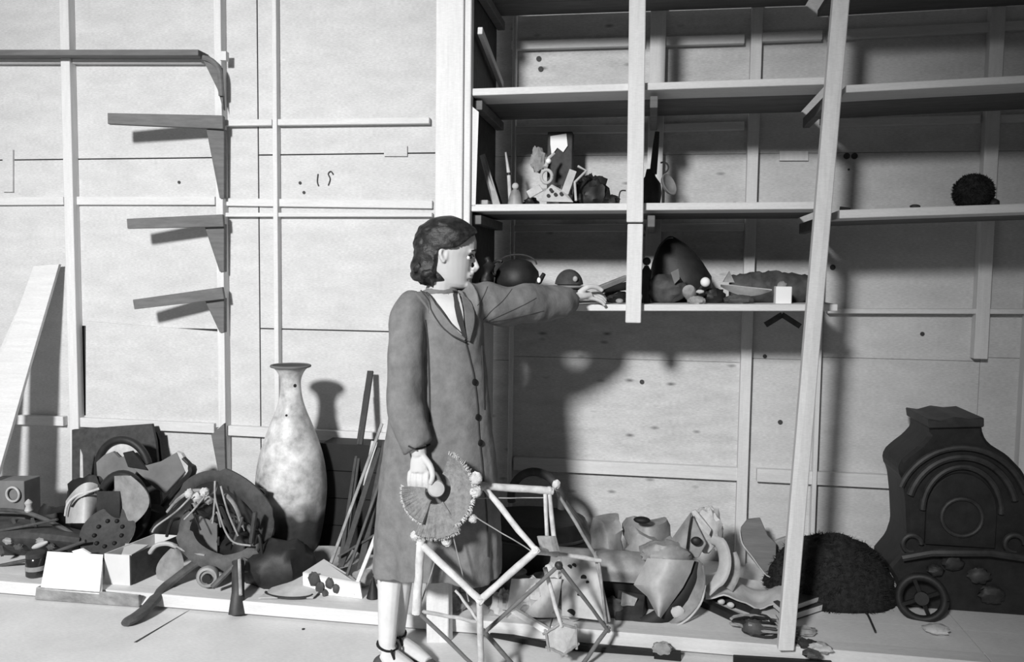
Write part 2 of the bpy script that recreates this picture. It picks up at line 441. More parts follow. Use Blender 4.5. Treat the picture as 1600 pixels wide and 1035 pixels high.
# --- head: rows of (z, front x, back x, half width) in the head's own frame, face towards +x
HB = W(701, 397, -.005); HA = math.radians(12); TILT = math.radians(7)
HR = Matrix.Rotation(HA, 3, 'Z') @ Matrix.Rotation(TILT, 3, 'Y')
def H(x, y, z): return HB + HR @ Vector((x, y, z))
HROWS = [(-.116,.052,.015,.012),(-.112,.070,-.01,.028),(-.100,.080,-.03,.040),(-.085,.080,-.055,.050),(-.070,.082,-.07,.057),(-.055,.082,-.08,.062),
 (-.040,.083,-.09,.066),(-.022,.083,-.098,.069),(-.004,.083,-.105,.072),(.014,.092,-.108,.074),(.032,.094,-.109,.075),(.055,.092,-.108,.074),
 (.078,.082,-.100,.067),(.096,.064,-.082,.052),(.108,.038,-.055,.032),(.113,.010,-.030,.012)]
hb = MB(); n = 28
base = 0
for (z, xf_, xb_, hw) in HROWS:
    for j in range(n):
        t = 2*math.pi*j/n; c, s_ = math.cos(t), math.sin(t)
        cx = (xf_+xb_)/2; x = cx+(xf_-xb_)/2*math.copysign(abs(c)**.95, c)
        y = hw*math.copysign(abs(s_)**.95, s_)*(1-.16*max(0,c)) 
        hb.v.append(H(x, y, z))
for i in range(len(HROWS)-1):
    for j in range(n): hb.f.append((i*n+j, i*n+(j+1)%n, (i+1)*n+(j+1)%n, (i+1)*n+j))
hb.f.append(tuple(range(n))[::-1]); hb.f.append(tuple(range((len(HROWS)-1)*n, len(HROWS)*n)))
body = hb
body.tube([H(.084,0,.008), H(.094,0,-.012), H(.106,0,-.034), H(.100,0,-.043), H(.084,0,-.046)], [.0065,.0075,.0088,.0085,.007], 12)   # nose
for s_ in (-1, 1):
    body.ball(H(.093, s_*.009, -.040), .0068, 10)                       # nostril wings
    body.tube([H(.088,s_*.010,.017), H(.085,s_*.026,.022), H(.072,s_*.042,.018)], .0065, 8)  # brow ridge
    body.tube([H(-.014,s_*.070,.018),H(-.024,s_*.077,.010),H(-.026,s_*.078,-.004),H(-.018,s_*.075,-.020),H(-.008,s_*.071,-.030)], [.006,.007,.007,.007,.008], 8)  # ear rim
    body.tube([H(-.014,s_*.070,.018),H(-.004,s_*.070,.008),H(-.004,s_*.070,-.024)], .005, 8)
body.tube([H(.080,-.022,-.0605),H(.0905,-.008,-.058),H(.092,0,-.0585),H(.0905,.008,-.058),H(.080,.022,-.0605)], [.003,.0055,.006,.0055,.003], 8)
body.tube([H(.078,-.020,-.070),H(.087,-.008,-.0705),H(.089,0,-.071),H(.087,.008,-.0705),H(.078,.020,-.070)], [.003,.006,.0065,.006,.003], 8)
body.ball(H(.074,0,-.098), (.016,.020,.014), 12)                       # chin
# neck, trunk, arms, legs
body.tube([H(-.035,0,-.045), W(691,438,0), W(689,452,.01), W(688,475,.02)], [.054,.052,.053,.07], 18)
body.tube([W(688,470,.02), W(686,500,.02), W(688,560,.02), W(688,640,.02), W(680,720,.02)], [.10,.12,.11,.12,.13], 18, flat=.8)
near = [W(640,486,-.10), W(633,560,-.14), W(634,620,-.15), W(650,690,-.17), W(656,712,-.175)]
body.tube(spline(near,4), [.045,.044,.043,.042,.042,.041,.04,.04,.039,.037,.036,.034,.032,.030,.028,.026,.025][:17], 12)
far = [P(735,476,-1.02), P(805,474,-.92), P(868,472,-.76), P(893,467,-.685)]
body.tube(spline(far,4), [.045,.044,.043,.042,.041,.040,.039,.037,.035,.033,.030,.027,.025], 12)
def leg(x0, x1, dy, yb=1038):
    hip, kn, an = W(x0+62,700,.04), W(x0+10,850,.0), W(x1,yb-20,dy)
    body.tube(spline([hip, kn, kn.lerp(an,.35)+Vector((-.004,.012,0)), an],5), [.075,.07,.064,.058,.053,.048,.046,.047,.049,.049,.047,.043,.039,.035,.032,.030], 14)
    return an
# legs: pale stockings are part of the clothing; the calf carries them
AN1 = leg(603,604,-.11); AN2 = leg(620,617,.0,1030)
for an in (AN1, AN2):
    body.tube([an, Vector((an.x+.02,an.y-.01,.045)), Vector((an.x+.09,an.y-.05,.03)), Vector((an.x+.15,an.y-.085,.022))], [.032,.036,.034,.022], 12)
# near hand: hangs down, fingers curled round the disc's handle
wr = W(655,708,-.175)
palm = [wr, W(655,722,-.18), W(655,738,-.185)]
body.tube(palm, [.024,.031,.033], 14, flat=.62, up=(0,1,0))
for k, (x, L, r) in enumerate(((641,.9,.0085),(650,1,.0095),(659,1.03,.0095),(668,.95,.009))):
    b0 = W(x, 737, -.185)
    f_ = [b0, b0+Vector((.001,-.012,-.030*L)), b0+Vector((.002,-.006,-.058*L)), b0+Vector((.003,.018,-.072*L)), b0+Vector((.003,.036,-.062*L))]
    body.tube(spline(f_,3), [r*1.1]*4+[r]*4+[r*.92]*4+[r*.8], 9)
body.tube(spline([W(662,716,-.185), W(672,728,-.20), W(676,744,-.215), W(672,757,-.215)],3), [.014,.013,.012,.0115,.011,.0105,.010,.0095,.009,.008], 9)
# far hand: reaching over the shelf edge, fingers forward
hw0 = P(891,466,-.69); hw1 = P(918,461,-.62)
body.tube([P(884,468,-.71), hw0, hw0.lerp(hw1,.6), hw1], [.024,.024,.034,.034], 14, flat=.5)
for k, (dx, dyy, r) in enumerate(((0,.040,.0085),(4,.018,.009),(5,-.006,.009),(0,-.028,.008))):
    b0 = P(916,459+k*2,-.62)+Vector((0,dyy,0))
    e = b0+Vector((.035,.012,.004-.003*k)); e2 = e+Vector((.028,.008,-.012)); e3 = e2+Vector((.012,.003,-.016))
    body.tube(spline([b0,e,e2,e3],3), [r*1.1]*3+[r]*4+[r*.85]*3, 9)
body.tube(spline([P(905,458,-.66), P(918,449,-.66), P(932,449,-.64), P(942,455,-.63)],3), [.012]*4+[.0105]*3+[.009]*3, 9)
bd = remeshed(body, 'body', M_skin, wm, .0038, smooth_it=3, base=(W(604,900).x, WY, 0))
bd.data.materials.append(M_sock)
for p in bd.data.polygons:
    z = bd.data.vertices[p.vertices[0]].co.z
    if z < .45: p.material_index = 1
# eyes and brows
for s_ in (-1, 1):
    e = MB().ball(H(.0700, s_*.027, -.002), (.0125,.0125,.0100), 14).build('eye', M_white, wm, smooth=True)
    MB().ball(H(.0775, s_*.0335, -.002), (.0055,.006,.006), 10).build('iris', M_black, e, smooth=True)
    MB().tube([H(.088,s_*.016,.003),H(.0840,s_*.029,.0085),H(.070,s_*.043,.003)], .0022, 6).build('eyelid', M_hair, e, smooth=True)
    MB().tube([H(.095,s_*.012,.019),H(.0915,s_*.027,.026),H(.078,s_*.046,.020)], [.0015,.003,.0015], 6).build('eyebrow', M_hair, wm, smooth=True)
MB().tube([H(.084,-.020,-.0655),H(.0935,0,-.0655),H(.084,.020,-.0655)], [.0008,.0022,.0008], 6).build('mouth_line', M_leath, wm, smooth=True)
# hair: shell round the skull that dips under the skin outside the hairline
HO = [(-.112,.05,-.108,.072),(-.09,.06,-.124,.082),(-.06,.07,-.126,.083),(-.02,.092,-.122,.085),(.02,.100,-.126,.084),(.05,.103,-.124,.086),(.08,.097,-.112,.081),
 (.10,.080,-.094,.069),(.115,.056,-.072,.053),(.125,.034,-.048,.036),(.131,.012,-.025,.018),(.133,.0,-.012,.006)]
hm = MB(); NU, NV = 96, 60
def hairline(x, z):
    "positive inside the hair (head frame)"
    tab = [(-.13,-.045),(-.10,-.040),(-.05,-.034),(-.015,-.030),(.010,-.022),(.022,.030),(.030,.046),(.045,.060),(.060,.074),(.075,.092),(.10,.11),(.12,.12)]
    xl_ = interp([(a, b) for a, b in tab], z)[0]     # furthest forward x that is still hair
    return xl_-x
for i in range(NV+1):
    zt_ = -.112+(.245)*i/NV
    for j in range(NU):
        t = 2*math.pi*j/NU
        f_, b_, h_ = interp(HO, zt_); cx = (f_+b_)/2; c, s_ = math.cos(t), math.sin(t)
        x = cx+(f_-b_)/2*c; y = h_*s_
        hl = hairline(x, zt_); k2 = max(-1, min(1, hl/.010))
        top = 1.0 if i < NV else 0
        wave = .0025*math.sin(zt_*95+x*55+2*nz((x,y,zt_),18))+.0035*nz((x,y,zt_),38)+.003*nz((x,y*3,zt_*.6),90)
        sh = min(1, max(0, (.13-zt_)/.03))
        off = wave*sh if k2 > 0 else 0
        off -= .030*(1-min(1, max(0,k2)*1.2))*(1 if zt_ < .10 else 0)
        nx, ny = c, s_
        zz_ = zt_ - (.008*abs(math.sin(t*5+1)) if i == 0 else 0)
        if i < 5: off -= (5-i)**2*.0011
        p = H(x+nx*off, y+ny*off, zz_)
        hm.v.append(p)
for i in range(NV):
    for j in range(NU): hm.f.append((i*NU+j, i*NU+(j+1)%NU, (i+1)*NU+(j+1)%NU, (i+1)*NU+j))
hm.f.append(tuple(range(NU))[::-1]); hm.f.append(tuple(range(NV*NU, (NV+1)*NU)))
hair = hm.build('hair', M_hair, wm, smooth=True, sharp=180)
for (a, b, r) in (((-.11,.0,-.085),(-.07,-.065,-.09),.016),((-.07,-.065,-.075),(-.045,-.075,-.07),.013),((-.10,-.03,-.07),(-.085,-.06,-.05),.014),((-.11,.02,-.085),(-.07,.065,-.09),.016)):
    MB().tube(spline([H(*a), H((a[0]+b[0])/2-.008,(a[1]+b[1])/2-.008,(a[2]+b[2])/2-.006), H(*b)],5), [r*.6]+[r]*9+[r*.5], 10).build('curl', M_hair, hair, smooth=True)
# --- coat
coat = MB()
TR = [ # y px, left, right, half depth, dy
 (459,664,712,.062,.02),(466,646,726,.088,.01),(474,634,742,.105,0),(490,626,750,.118,0),(515,624,754,.128,0),(550,626,756,.130,0),(600,618,760,.132,0),
 (650,608,764,.140,0),(700,600,770,.150,0),(750,593,776,.160,0),(800,589,779,.168,0),(850,585,781,.175,0),(893,583,782,.180,0)]
n = 72; rows = 60
for i in range(rows+1):
    py = 459+(893-459)*i/rows
    l, r, hd, dy = interp(TR, py)
    L_, R_ = W(l,py), W(r,py); cx = (L_.x+R_.x)/2; rx = (R_.x-L_.x)/2; cz = (L_.z+R_.z)/2
    fold = max(0,(py-560)/333)
    for j in range(n):
        t = 2*math.pi*j/n; c, s_ = math.cos(t), math.sin(t)
        k = 1+fold*(.05*math.sin(7*t+.8)+.03*math.sin(13*t+fold*1.5))
        coat.v.append(Vector((cx+rx*c*(k if abs(c)<.96 else 1), WY+.02+dy+hd*s_*k, cz + (.012*math.sin(3*t) if i == rows else 0))))
for i in range(rows):
    for j in range(n): coat.f.append((i*n+j, (i+1)*n+j, (i+1)*n+(j+1)%n, i*n+(j+1)%n))
coat.f.append(tuple(range(n))); coat.f.append(tuple(range(rows*n,(rows+1)*n))[::-1])
# near sleeve
sl = spline([W(652,476,-.04), W(640,494,-.09), W(634,545,-.135), W(633,600,-.15), W(638,650,-.16), W(650,692,-.172), W(653,700,-.174)],5)
m = len(sl)
coat.tube(sl, [interp([(0,.062),(.15,.066),(.4,.062),(.65,.064),(.9,.052),(1,.047)], i/(m-1))[0] for i in range(m)], 26, fn=lambda u, th: 1+.035*math.sin(3*th+u*17)+.02*math.sin(u*34+th))
# far sleeve, with gathered folds
sl = spline([P(722,474,-1.07), P(752,474,-1.0), P(800,477,-.93), P(850,474,-.80), P(880,471,-.725), P(890,468,-.69)],6); m = len(sl)
coat.tube(sl, [interp([(0,.075),(.25,.076),(.5,.072),(.75,.068),(.93,.050),(1,.034)], i/(m-1))[0] for i in range(m)], 40,
          fn=lambda u, th: 1+(.125*max(0,1-u*1.05))*math.sin(u*26+2.2*math.sin(th+.6)+th*.0)+.03*math.sin(u*15+th*2))
def cd_(co, nrm):
    d = .0045*nz(co,7)+.0035*nz((co.x*2,co.y*2,co.z*.8),9,3)+.002*nz(co,28,5)
    return co+nrm*d
ct = remeshed(coat, 'coat', M_coat, wm, .0062, disp=cd_, smooth_it=2, base=(W(604,900).x, WY, .3))
bpy.context.view_layer.update()
def bvh_of(objs):
    vs, fs = [], []
    for o in objs:
        org = origin_of(o); n0 = len(vs)
        vs += [v.co+org for v in o.data.vertices]; fs += [tuple(i+n0 for i in p.vertices) for p in o.data.polygons]
    return BVHTree.FromPolygons(vs, fs)
BC = bvh_of([ct, bd])
def onto(px, py, off=.003, bv=None):
    d = (FW*FPX + RT*(px-800) + UP*(517.5-py)).normalized()
    h = (bv or BC).ray_cast(CAM, d)
    if h[0] is None: return None
    nn = h[1] if h[1].dot(d) < 0 else -h[1]
    return h[0]+nn*off
def strip(name, A, B, m_, par, nu=10, nv=6, off=.004, t=.005, bv=None):
    A = spline([Vector((a,b,0)) for a,b in A], 4); B = spline([Vector((a,b,0)) for a,b in B], 4)
    def at(L, u): 
        x = u*(len(L)-1); i = min(int(x), len(L)-2); return L[i].lerp(L[i+1], x-i)
    last = [W(*A[0][:2])]
    def fn(u, v):
        q = at(A,u).lerp(at(B,u), v); h = onto(q.x, q.y, off, bv)
        if h is None: h = last[0]
        last[0] = h; return h
    return MB().grid(fn, nu, nv, t).build(name, m_, par, smooth=True, sharp=60)
def seam(name, pts, r, m_, par, off=.002, bv=None):
    q = spline([Vector((a,b,0)) for a,b in pts], 5); w_ = [onto(v.x, v.y, off, bv) for v in q]; w_ = [a for a in w_ if a is not None]
    return MB().tube(w_, r, 6).build(name, m_, par, smooth=True)
# pale blouse in the open neck, with dark tie
strip('blouse', [(672,461),(684,475),(702,499),(718,524)], [(714,459),(718,469),(722,490),(724,522)], M_blou, wm, 12, 8, .006)
strip('neck_ribbon', [(704,452),(708,470),(712,495),(722,530)], [(709,452),(713,470),(719,495),(727,530)], M_coat2, wm, 12, 2, .012, .004)
strip('lapel', [(664,458),(680,476),(700,502),(724,530)], [(648,461),(664,482),(686,510),(722,534)], M_coat, ct, 14, 7, .010, .009)
seam('lapel_edge', [(655,459),(672,480),(688,508),(706,524),(724,534)], .0028, M_coat2, ct, .014)
strip('lapel', [(716,452),(722,472),(725,500),(728,532)], [(727,456),(737,478),(738,504),(731,534)], M_coat, ct, 14, 4, .010, .007)
seam('lapel_edge', [(727,456),(737,478),(738,504),(731,534)], .0024, M_coat2, ct, .012)
seam('lapel_edge', [(665,458),(681,475),(701,501),(724,528)], .002, M_coat2, ct, .016)
seam('front_seam', [(727,534),(734,562),(740,590),(745,630),(748,680),(754,740),(760,800),(762,870)], .0028, M_coat2, ct)
seam('front_seam', [(752,540),(754,580),(756,640)], .002, M_coat2, ct)
for (x, y) in ((740,597),(745,652),(749,692)):
    p = onto(x, y, .004); MB().lathe([(.0115,0),(.0115,.004),(.008,.006)], p, 14, (p-Vector((W(690,y).x, WY+.02, p.z))).normalized()).build('button', M_black, ct, smooth=True)
seam('armhole_seam', [(664,500),(669,540),(671,600),(672,660)], .004, M_coat2, ct, -.001)
for pts in ([(755,500),(768,486),(786,470),(800,452)], [(760,503),(790,490),(820,476),(838,466)], [(746,478),(756,462),(762,448)], [(765,503),(800,498),(850,486)]):
    seam('crease_shade', pts, .0015, M_coat2, ct, .000)  # dark line painted as shade in the fold
seam('cuff_edge', [(638,697),(650,702),(664,699),(672,694)], .003, M_coat2, ct, .001)
MB().ring(W(688,459,.02), .060, .013, (-.25,.1,1), 20, 250, n=26, m=10, sz=.9, flat=1.6).build('collar', M_coat, ct, smooth=True)
# strapped shoes
for k, an in enumerate((AN1, AN2)):
    s_ = MB().tube([Vector((an.x-.035,an.y+.015,.022)), Vector((an.x+.02,an.y-.01,.022)), Vector((an.x+.10,an.y-.055,.020)), Vector((an.x+.165,an.y-.092,.018))], [.028,.036,.039,.022], 14, flat=.55, up=(0,0,1)).build('shoe', M_leath, wm, smooth=True)
    MB().ring((an.x+.004,an.y,.085), .037, .0045, (.25,-.1,1), n=18, m=6).build('ankle_strap', M_black, s_, smooth=True)
    MB().tube([Vector((an.x+.03,an.y-.045,.09)), Vector((an.x+.045,an.y-.05,.06)), Vector((an.x+.05,an.y-.05,.04))], .005, 6).build('strap', M_black, s_, smooth=True)
# ================================================================== STICK FRAME (wooden lattice)
fr = thing('stick_frame', 'open polyhedral frame of whitewashed and dark sticks standing before the woman', 'frame', G(752,1066,0))
V = dict(A=P(657,850,-1.36), L=P(651,954,-1.34), B=P(750,938,-1.36), C=P(837,861,-1.28), D=P(756,760,-1.22), E=P(858,767,-1.12), E2=P(868,764,-1.06),
    F=P(868,865,-1.10), G=P(934,876,-1.02), H=P(873,884,-1.14), I=P(949,984,-.98), J=P(757,989,-1.22), K=G(752,1066,0), M=P(740,1040,-1.30), N=P(876,975,-1.08),
    O=P(951,966,-.96), Q=G(812,1050,0.01), R_=G(905,1045,.01), T=P(747,972,-1.2))
def stick(a, b, r, m, par=fr, ov=.012, name='stick'):
    a = V[a] if isinstance(a, str) else a; b = V[b] if isinstance(b, str) else b
    d = (b-a).normalized(); pts = ln(a-d*ov, b+d*ov, 6)
    pts = [p+Vector((nz(p,9,k)*.003, 0, nz(p,8,5+k)*.003)) for k, p in enumerate(pts)]
    return MB().tube(pts, [r*(1+.18*nz(p,14)) for p in pts], 8).build(name, m, par, smooth=True, sharp=60)
for a, b, r in (('A','L',.0150),('A','B',.0125),('B','C',.0125),('C','D',.0100),('D','E',.0140),('B','K',.0115),('C','F',.0120),('F','G',.0080),('E','F',.0085),('N',P(853,893,-1.12),.0080)):
    stick(a, b, r, M_stick)
stick(P(852,770,-1.13), P(856,862,-1.13), .0070, M_stick)
for a, b, r in (('H','J',.0075),('H','I',.0075),('L','M',.0070),('J','Q',.0080),('I','R_',.0075)): stick(a, b, r, M_dull)
stick('E2', P(930,868,-1.0), .0065, M_clay); stick(P(930,868,-1.0), 'O', .0065, M_clay); stick(P(936,878,-1.01), P(946,970,-.98), .005, M_clay)
stick('L','T',.0065, M_stick); stick(P(715,927,-1.25), P(744,966,-1.22), .005, M_stick)
for a, b in ((P(742,808,-1.3),P(828,860,-1.28)),(P(746,779,-1.22),P(850,778,-1.13)),(P(682,872,-1.3),P(655,952,-1.33)),(P(700,800,-1.3),P(731,935,-1.3))):
    stick(a, b, .0022, M_clay, name='wire')
hx = [P(876,975,-1.08),P(900,982,-1.05),P(901,1009,-1.06),P(881,1023,-1.1),P(857,1013,-1.12),P(853,989,-1.11)]
for i in range(6): stick(hx[i], hx[(i+1)%6], .0050, M_clay)
MB().prism(hx, .004).build('hexagonal_sheet', M_pale, fr)
for k in ('B','C','H','D','E'):
    MB().ball(V[k], .0145, 12, fn=lambda u: 1+.25*nz(u,3)).build('joint', M_stick if k != 'H' else M_iron2, fr, smooth=True)
MB().grid(lambda u, v: P(840+28*u+6*v, 838+24*v, -1.17-.02*math.sin(u*3)), 6, 6, .006).build('torn_bracket', M_clay, fr)
MB().ball(P(869,757,-1.08), (.014,.012,.016), 12, fn=lambda u: 1+.4*nz(u,4)).build('white_knot', M_tuft, fr, smooth=True)

# ================================================================== BRISTLE DISC in the hand
HC = W(682,764,-.20)
bd_ = thing('bristle_disc', 'half-round grey bristle disc with pale tufts held in her lowered hand', 'brush', HC)
def sec(a0, a1, r0, r1, dy, nm, m_, ry=1.0):
    mb = MB(); N_ = 60
    def fn(u, v):
        a = math.radians(a0+(a1-a0)*u); r = r0+(r1-r0)*v
        rag = (.0015*math.sin(u*190)+.006*nz((u*9,v*3,0),1)) * v
        return HC+Vector((math.cos(a)*(r+rag), dy-.03*v*v+.0012*math.sin(u*60)*v+.02*math.sin(a), math.sin(a)*(r+rag)*ry))
    return mb.grid(fn, N_, 10, .010).build(nm, m_, bd_, smooth=True)
sec(70, -58, .050, .132, .0, 'bristle_fan', M_felt)
sec(-52, -112, .046, .152, -.006, 'bristle_fan', M_felt)
sec(-106, -186, .034, .106, -.012, 'bristle_fan', M_felt, 1.0)
MB().lathe([(.010,-.022),(.028,-.016),(.030,0),(.025,.010),(.012,.012)], HC, 22, (.5,-1,.1)).build('hub', M_cloth, bd_, smooth=True)
MB().tube([HC+Vector((-.075,.012,-.006)), HC+Vector((0,.01,0))], .0085, 12).build('handle', M_darkw, bd_, smooth=True)
fringe = MB()
for i in range(700):
    a = math.radians(random.uniform(-185, 70)); r0 = .128 if a > -.95 else (.147 if a > -1.9 else .102)
    p = HC+Vector((math.cos(a)*r0, -.03+.02*math.sin(a)+random.uniform(-.006,.006), math.sin(a)*r0))
    q = p+Vector((math.cos(a+random.uniform(-.5,.5)), random.uniform(-.6,.2), math.sin(a+random.uniform(-.5,.5)))).normalized()*random.uniform(.008,.017)
    fringe.tube([p, q], [.0011,.0004], 3)
f_ = fringe.build('fringe', M_tuft, bd_); f_['kind'] = 'stuff'
for (x, y, rr) in ((744,748,.021),(743,768,.021),(731,800,.015),(739,811,.014),(693,836,.019),(698,846,.017),(648,838,.015)):
    c = P(x, y, HC.y-.015)
    MB().ball(c, rr, 18, fn=lambda u: 1+.30*nz(u,3.2,x)+.12*nz(u,9,y)).build('tuft', M_tuft, bd_, smooth=True)

# ================================================================== VASE
vy = -.36
def vz(y): return P(452, y, vy).z
vr = lambda w_: w_*(3.57/1300)*.5*.985
vase_prof = [(vr(70),PZ),(vr(76),PZ+.02),(vr(84),vz(866)),(vr(98),vz(840)),(vr(112),vz(805)),(vr(119),vz(770)),(vr(118),vz(745)),(vr(108),vz(715)),(vr(92),vz(690)),(vr(72),vz(665)),(vr(54),vz(645)),(vr(40),vz(625)),(vr(34),vz(605)),(vr(35),vz(592)),(vr(46),vz(580)),(vr(64),vz(572))]
c = P(455, 700, vy); 
vs_ = thing('vase', 'tall pale floral vase with flared lip standing against the wall', 'vase', (c.x, vy, PZ))
pf_ = spline([Vector((a, 0, b)) for a, b in vase_prof], 4)
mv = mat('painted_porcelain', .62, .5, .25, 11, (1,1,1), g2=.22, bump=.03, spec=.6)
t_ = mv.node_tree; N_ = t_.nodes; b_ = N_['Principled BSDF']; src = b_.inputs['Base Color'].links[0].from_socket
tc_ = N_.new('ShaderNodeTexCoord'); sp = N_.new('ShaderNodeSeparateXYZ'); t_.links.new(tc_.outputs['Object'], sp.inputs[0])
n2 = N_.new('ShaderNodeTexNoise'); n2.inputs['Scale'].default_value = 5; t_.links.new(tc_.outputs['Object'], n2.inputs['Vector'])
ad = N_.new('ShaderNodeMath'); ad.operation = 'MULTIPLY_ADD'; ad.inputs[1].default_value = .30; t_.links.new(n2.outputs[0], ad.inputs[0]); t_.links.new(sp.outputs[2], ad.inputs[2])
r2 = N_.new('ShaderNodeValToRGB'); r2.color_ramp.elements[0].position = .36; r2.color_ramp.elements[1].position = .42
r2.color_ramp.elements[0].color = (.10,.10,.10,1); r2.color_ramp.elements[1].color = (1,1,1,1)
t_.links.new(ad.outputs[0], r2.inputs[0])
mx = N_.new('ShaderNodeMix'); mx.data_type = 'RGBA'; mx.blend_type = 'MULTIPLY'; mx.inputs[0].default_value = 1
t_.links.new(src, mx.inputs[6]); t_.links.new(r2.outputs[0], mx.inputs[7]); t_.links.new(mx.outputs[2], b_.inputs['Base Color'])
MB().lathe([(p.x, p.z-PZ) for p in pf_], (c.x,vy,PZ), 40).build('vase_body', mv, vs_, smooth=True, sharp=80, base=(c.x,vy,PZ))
MB().ring((c.x,vy,vz(572)), vr(64), .006, (0,0,1), n=40, m=8).build('rim', M_dull, vs_, smooth=True)
MB().ring((c.x,vy,vz(858)), vr(91), .005, (0,0,1), n=40, m=8).build('foot_band', M_cloth, vs_, smooth=True)
MB().lathe([(0.001,0),(vr(62),.001)], (c.x,vy,vz(572)+.001), 30).build('opening', M_black, vs_)
for (x, y, r) in ((448,650,4),(461,603,4)):
    MB().ball(P(x,y,vy-vr(50)), r*.002, 8).build('flake', M_black, vs_, smooth=True)

def gp(x, y, z=PZ): return G(x, y, z)
# ================================================================== LEFT HEAP
def leaning(name, label, cat, top, bot, w_, th, m, grp=None, w2=None, up=(0,1,0)):
    o = MB().beam(bot, top, th, w_, up=(1,0,0), w2=th, h2=w2 or w_).build(name, m, bevel=.002, base=bot); return tag(o, label, cat, grp)
def board_px(name, label, cat, pts, ys, t, m):
    o = MB().prism([P(x, y, Y) for (x, y), Y in zip(pts, ys)], t).build(name, m, bevel=.0015); return tag(o, label, cat)
board_px('plank', 'wide pale plank leaning on the wall at the far left', 'plank', [(52,416),(92,413),(50,556),(-40,870),(-95,870),(2,556)], [-.05,-.05,-.22,-.60,-.60,-.22], .02, M_pineh)
board_px('plank', 'second narrower plank crossing behind the wide leaning plank', 'plank', [(33,470),(50,462),(10,590),(-80,860),(-110,860),(-20,590)], [-.03,-.03,-.14,-.48,-.48,-.14], .016, M_pineh)
# framed box with a metal ring
t = thing('wooden_box', 'grey box with a metal ring on its face at the left edge', 'box', P(0,800,-.45))
MB().hexa([*[Vector((P(x,800,-.45).x, y, PZ)) for x, y in ((-22,-.45),(38,-.45),(38,-.34),(-22,-.34))],P(-22,752,-.45),P(37,752,-.45),P(37,752,-.45)+Vector((0,.11,0)),P(-22,752,-.45)+Vector((0,.11,0))]).build('box_body', M_wing, t, bevel=.003)
MB().ring(P(20,773,-.462), .034, .0055, (0,1,0), n=28).build('ring', M_zinc, t, smooth=True)
t = MB().lathe([(.012,0),(.018,.01),(.012,.03),(.017,.045),(.010,.055),(.002,.062)], P(45,801,-.585), 14).build('figurine', M_zinc, smooth=True); tag(t, 'tiny metal figurine standing beside the box with the ring', 'figurine')
# long dark case with two rods
t = thing('dark_case', 'long dark boat-shaped case lying at the far left', 'case', P(20,875,-.62))
o = MB().grid(lambda u, v: P(-80+205*u, (806+26*u*u)+ (78-45*u)*v, -.56-.12*math.sin(math.pi*v)), 14, 8, .02).build('shell', M_darkw, t, smooth=True)
MB().tube(spline([P(-80,798,-.55),P(20,798,-.58),P(70,812,-.60),P(120,838,-.62)],5), .010, 8).build('rim', M_leath, t, smooth=True)
MB().tube(spline([P(-80,842,-.66),P(20,826,-.68),P(90,812,-.68)],5), .006, 8).build('rim', M_leath, t, smooth=True)
for k in range(3):
    MB().beam(P(-10+30*k,812,-.60), P(4+30*k,868-8*k,-.69), .012, .02).build('rib', M_leath, t)
MB().ball(P(62,852,-.70), (.045,.012,.012), 12, rot=Matrix.Rotation(-.4,3,'Y')).build('pale_chip', M_zinc, t, smooth=True)
t = MB().tube([P(-60,897,-.72), P(60,872,-.72), P(134,846,-.70)], .008, 8).build('rod', M_leath, smooth=True); tag(t, 'thin rod resting across the front of the dark case', 'rod')
# dark backing board and the arched pieces on it
fb = board_px('framed_board', 'dark square board standing against the wall behind the arched plates', 'board', [(112,672),(237,663),(243,690),(252,792),(112,792)], [-.10,-.10,-.12,-.2,-.2], .02, M_darkw)
MB().prism([P(x,y,-.08) for x, y in ((238,676),(248,676),(254,730),(242,736))], .015).build('slat', M_black, fb)
board_px('white_splinter', 'thin pale upright splinter before the dark square board', 'splinter', [(125,702),(129,712),(131,800),(124,800)], [-.25]*4, .006, M_pale)
t = thing('arched_plate', 'pale half-moon plate inside a black hoop, top of the left heap', 'plate', P(192,775,-.30))
cc = P(193,735,-.30); k_ = 3.62/1300
MB().ring(cc, 49*k_, .020, (0,1,0), 15, 200, n=30, m=10, sz=1.10, flat=1).build('hoop', M_iron, t, smooth=True)
MB().prism([cc+Vector((math.cos(math.radians(a))*42*k_, .0, math.sin(math.radians(a))*50*k_)) for a in range(0,181,10)], .015).build('plate', M_pale, t, bevel=.002)
MB().prism([P(150,723,-.335),P(163,711,-.335),P(176,706,-.335),P(186,716,-.335),P(197,712,-.335),P(206,722,-.335),P(214,736,-.335),P(206,750,-.335),P(170,762,-.335),P(152,750,-.335)], .02).build('torn_lining', M_wing, t, bevel=.002)
MB().prism([P(192,708,-.345),P(206,705,-.345),P(220,722,-.345),P(230,735,-.345),P(200,730,-.345)], .012).build('dark_patch', M_iron, t)
t = thing('wing_board', 'grey wedge-shaped board with a bent black bar, right of the arched plate', 'board', P(255,790,-.30))
MB().prism([P(208,733,-.34),P(250,722,-.33),P(276,707,-.32),P(290,737,-.32),P(258,772,-.33),P(240,762,-.34)], .02).build('board_face', M_wing, t, bevel=.003)
MB().prism([P(276,706,-.325),P(283,709,-.325),P(298,734,-.325),P(291,740,-.325)], .022).build('pale_edge', M_pale, t)
MB().tube(spline([P(287,716,-.34),P(301,735,-.345),P(284,758,-.35),P(258,788,-.36),P(230,822,-.37)],5), [.014]*4+[.026]*17, 8, flat=.6).build('bent_bar', M_iron, t, smooth=True)
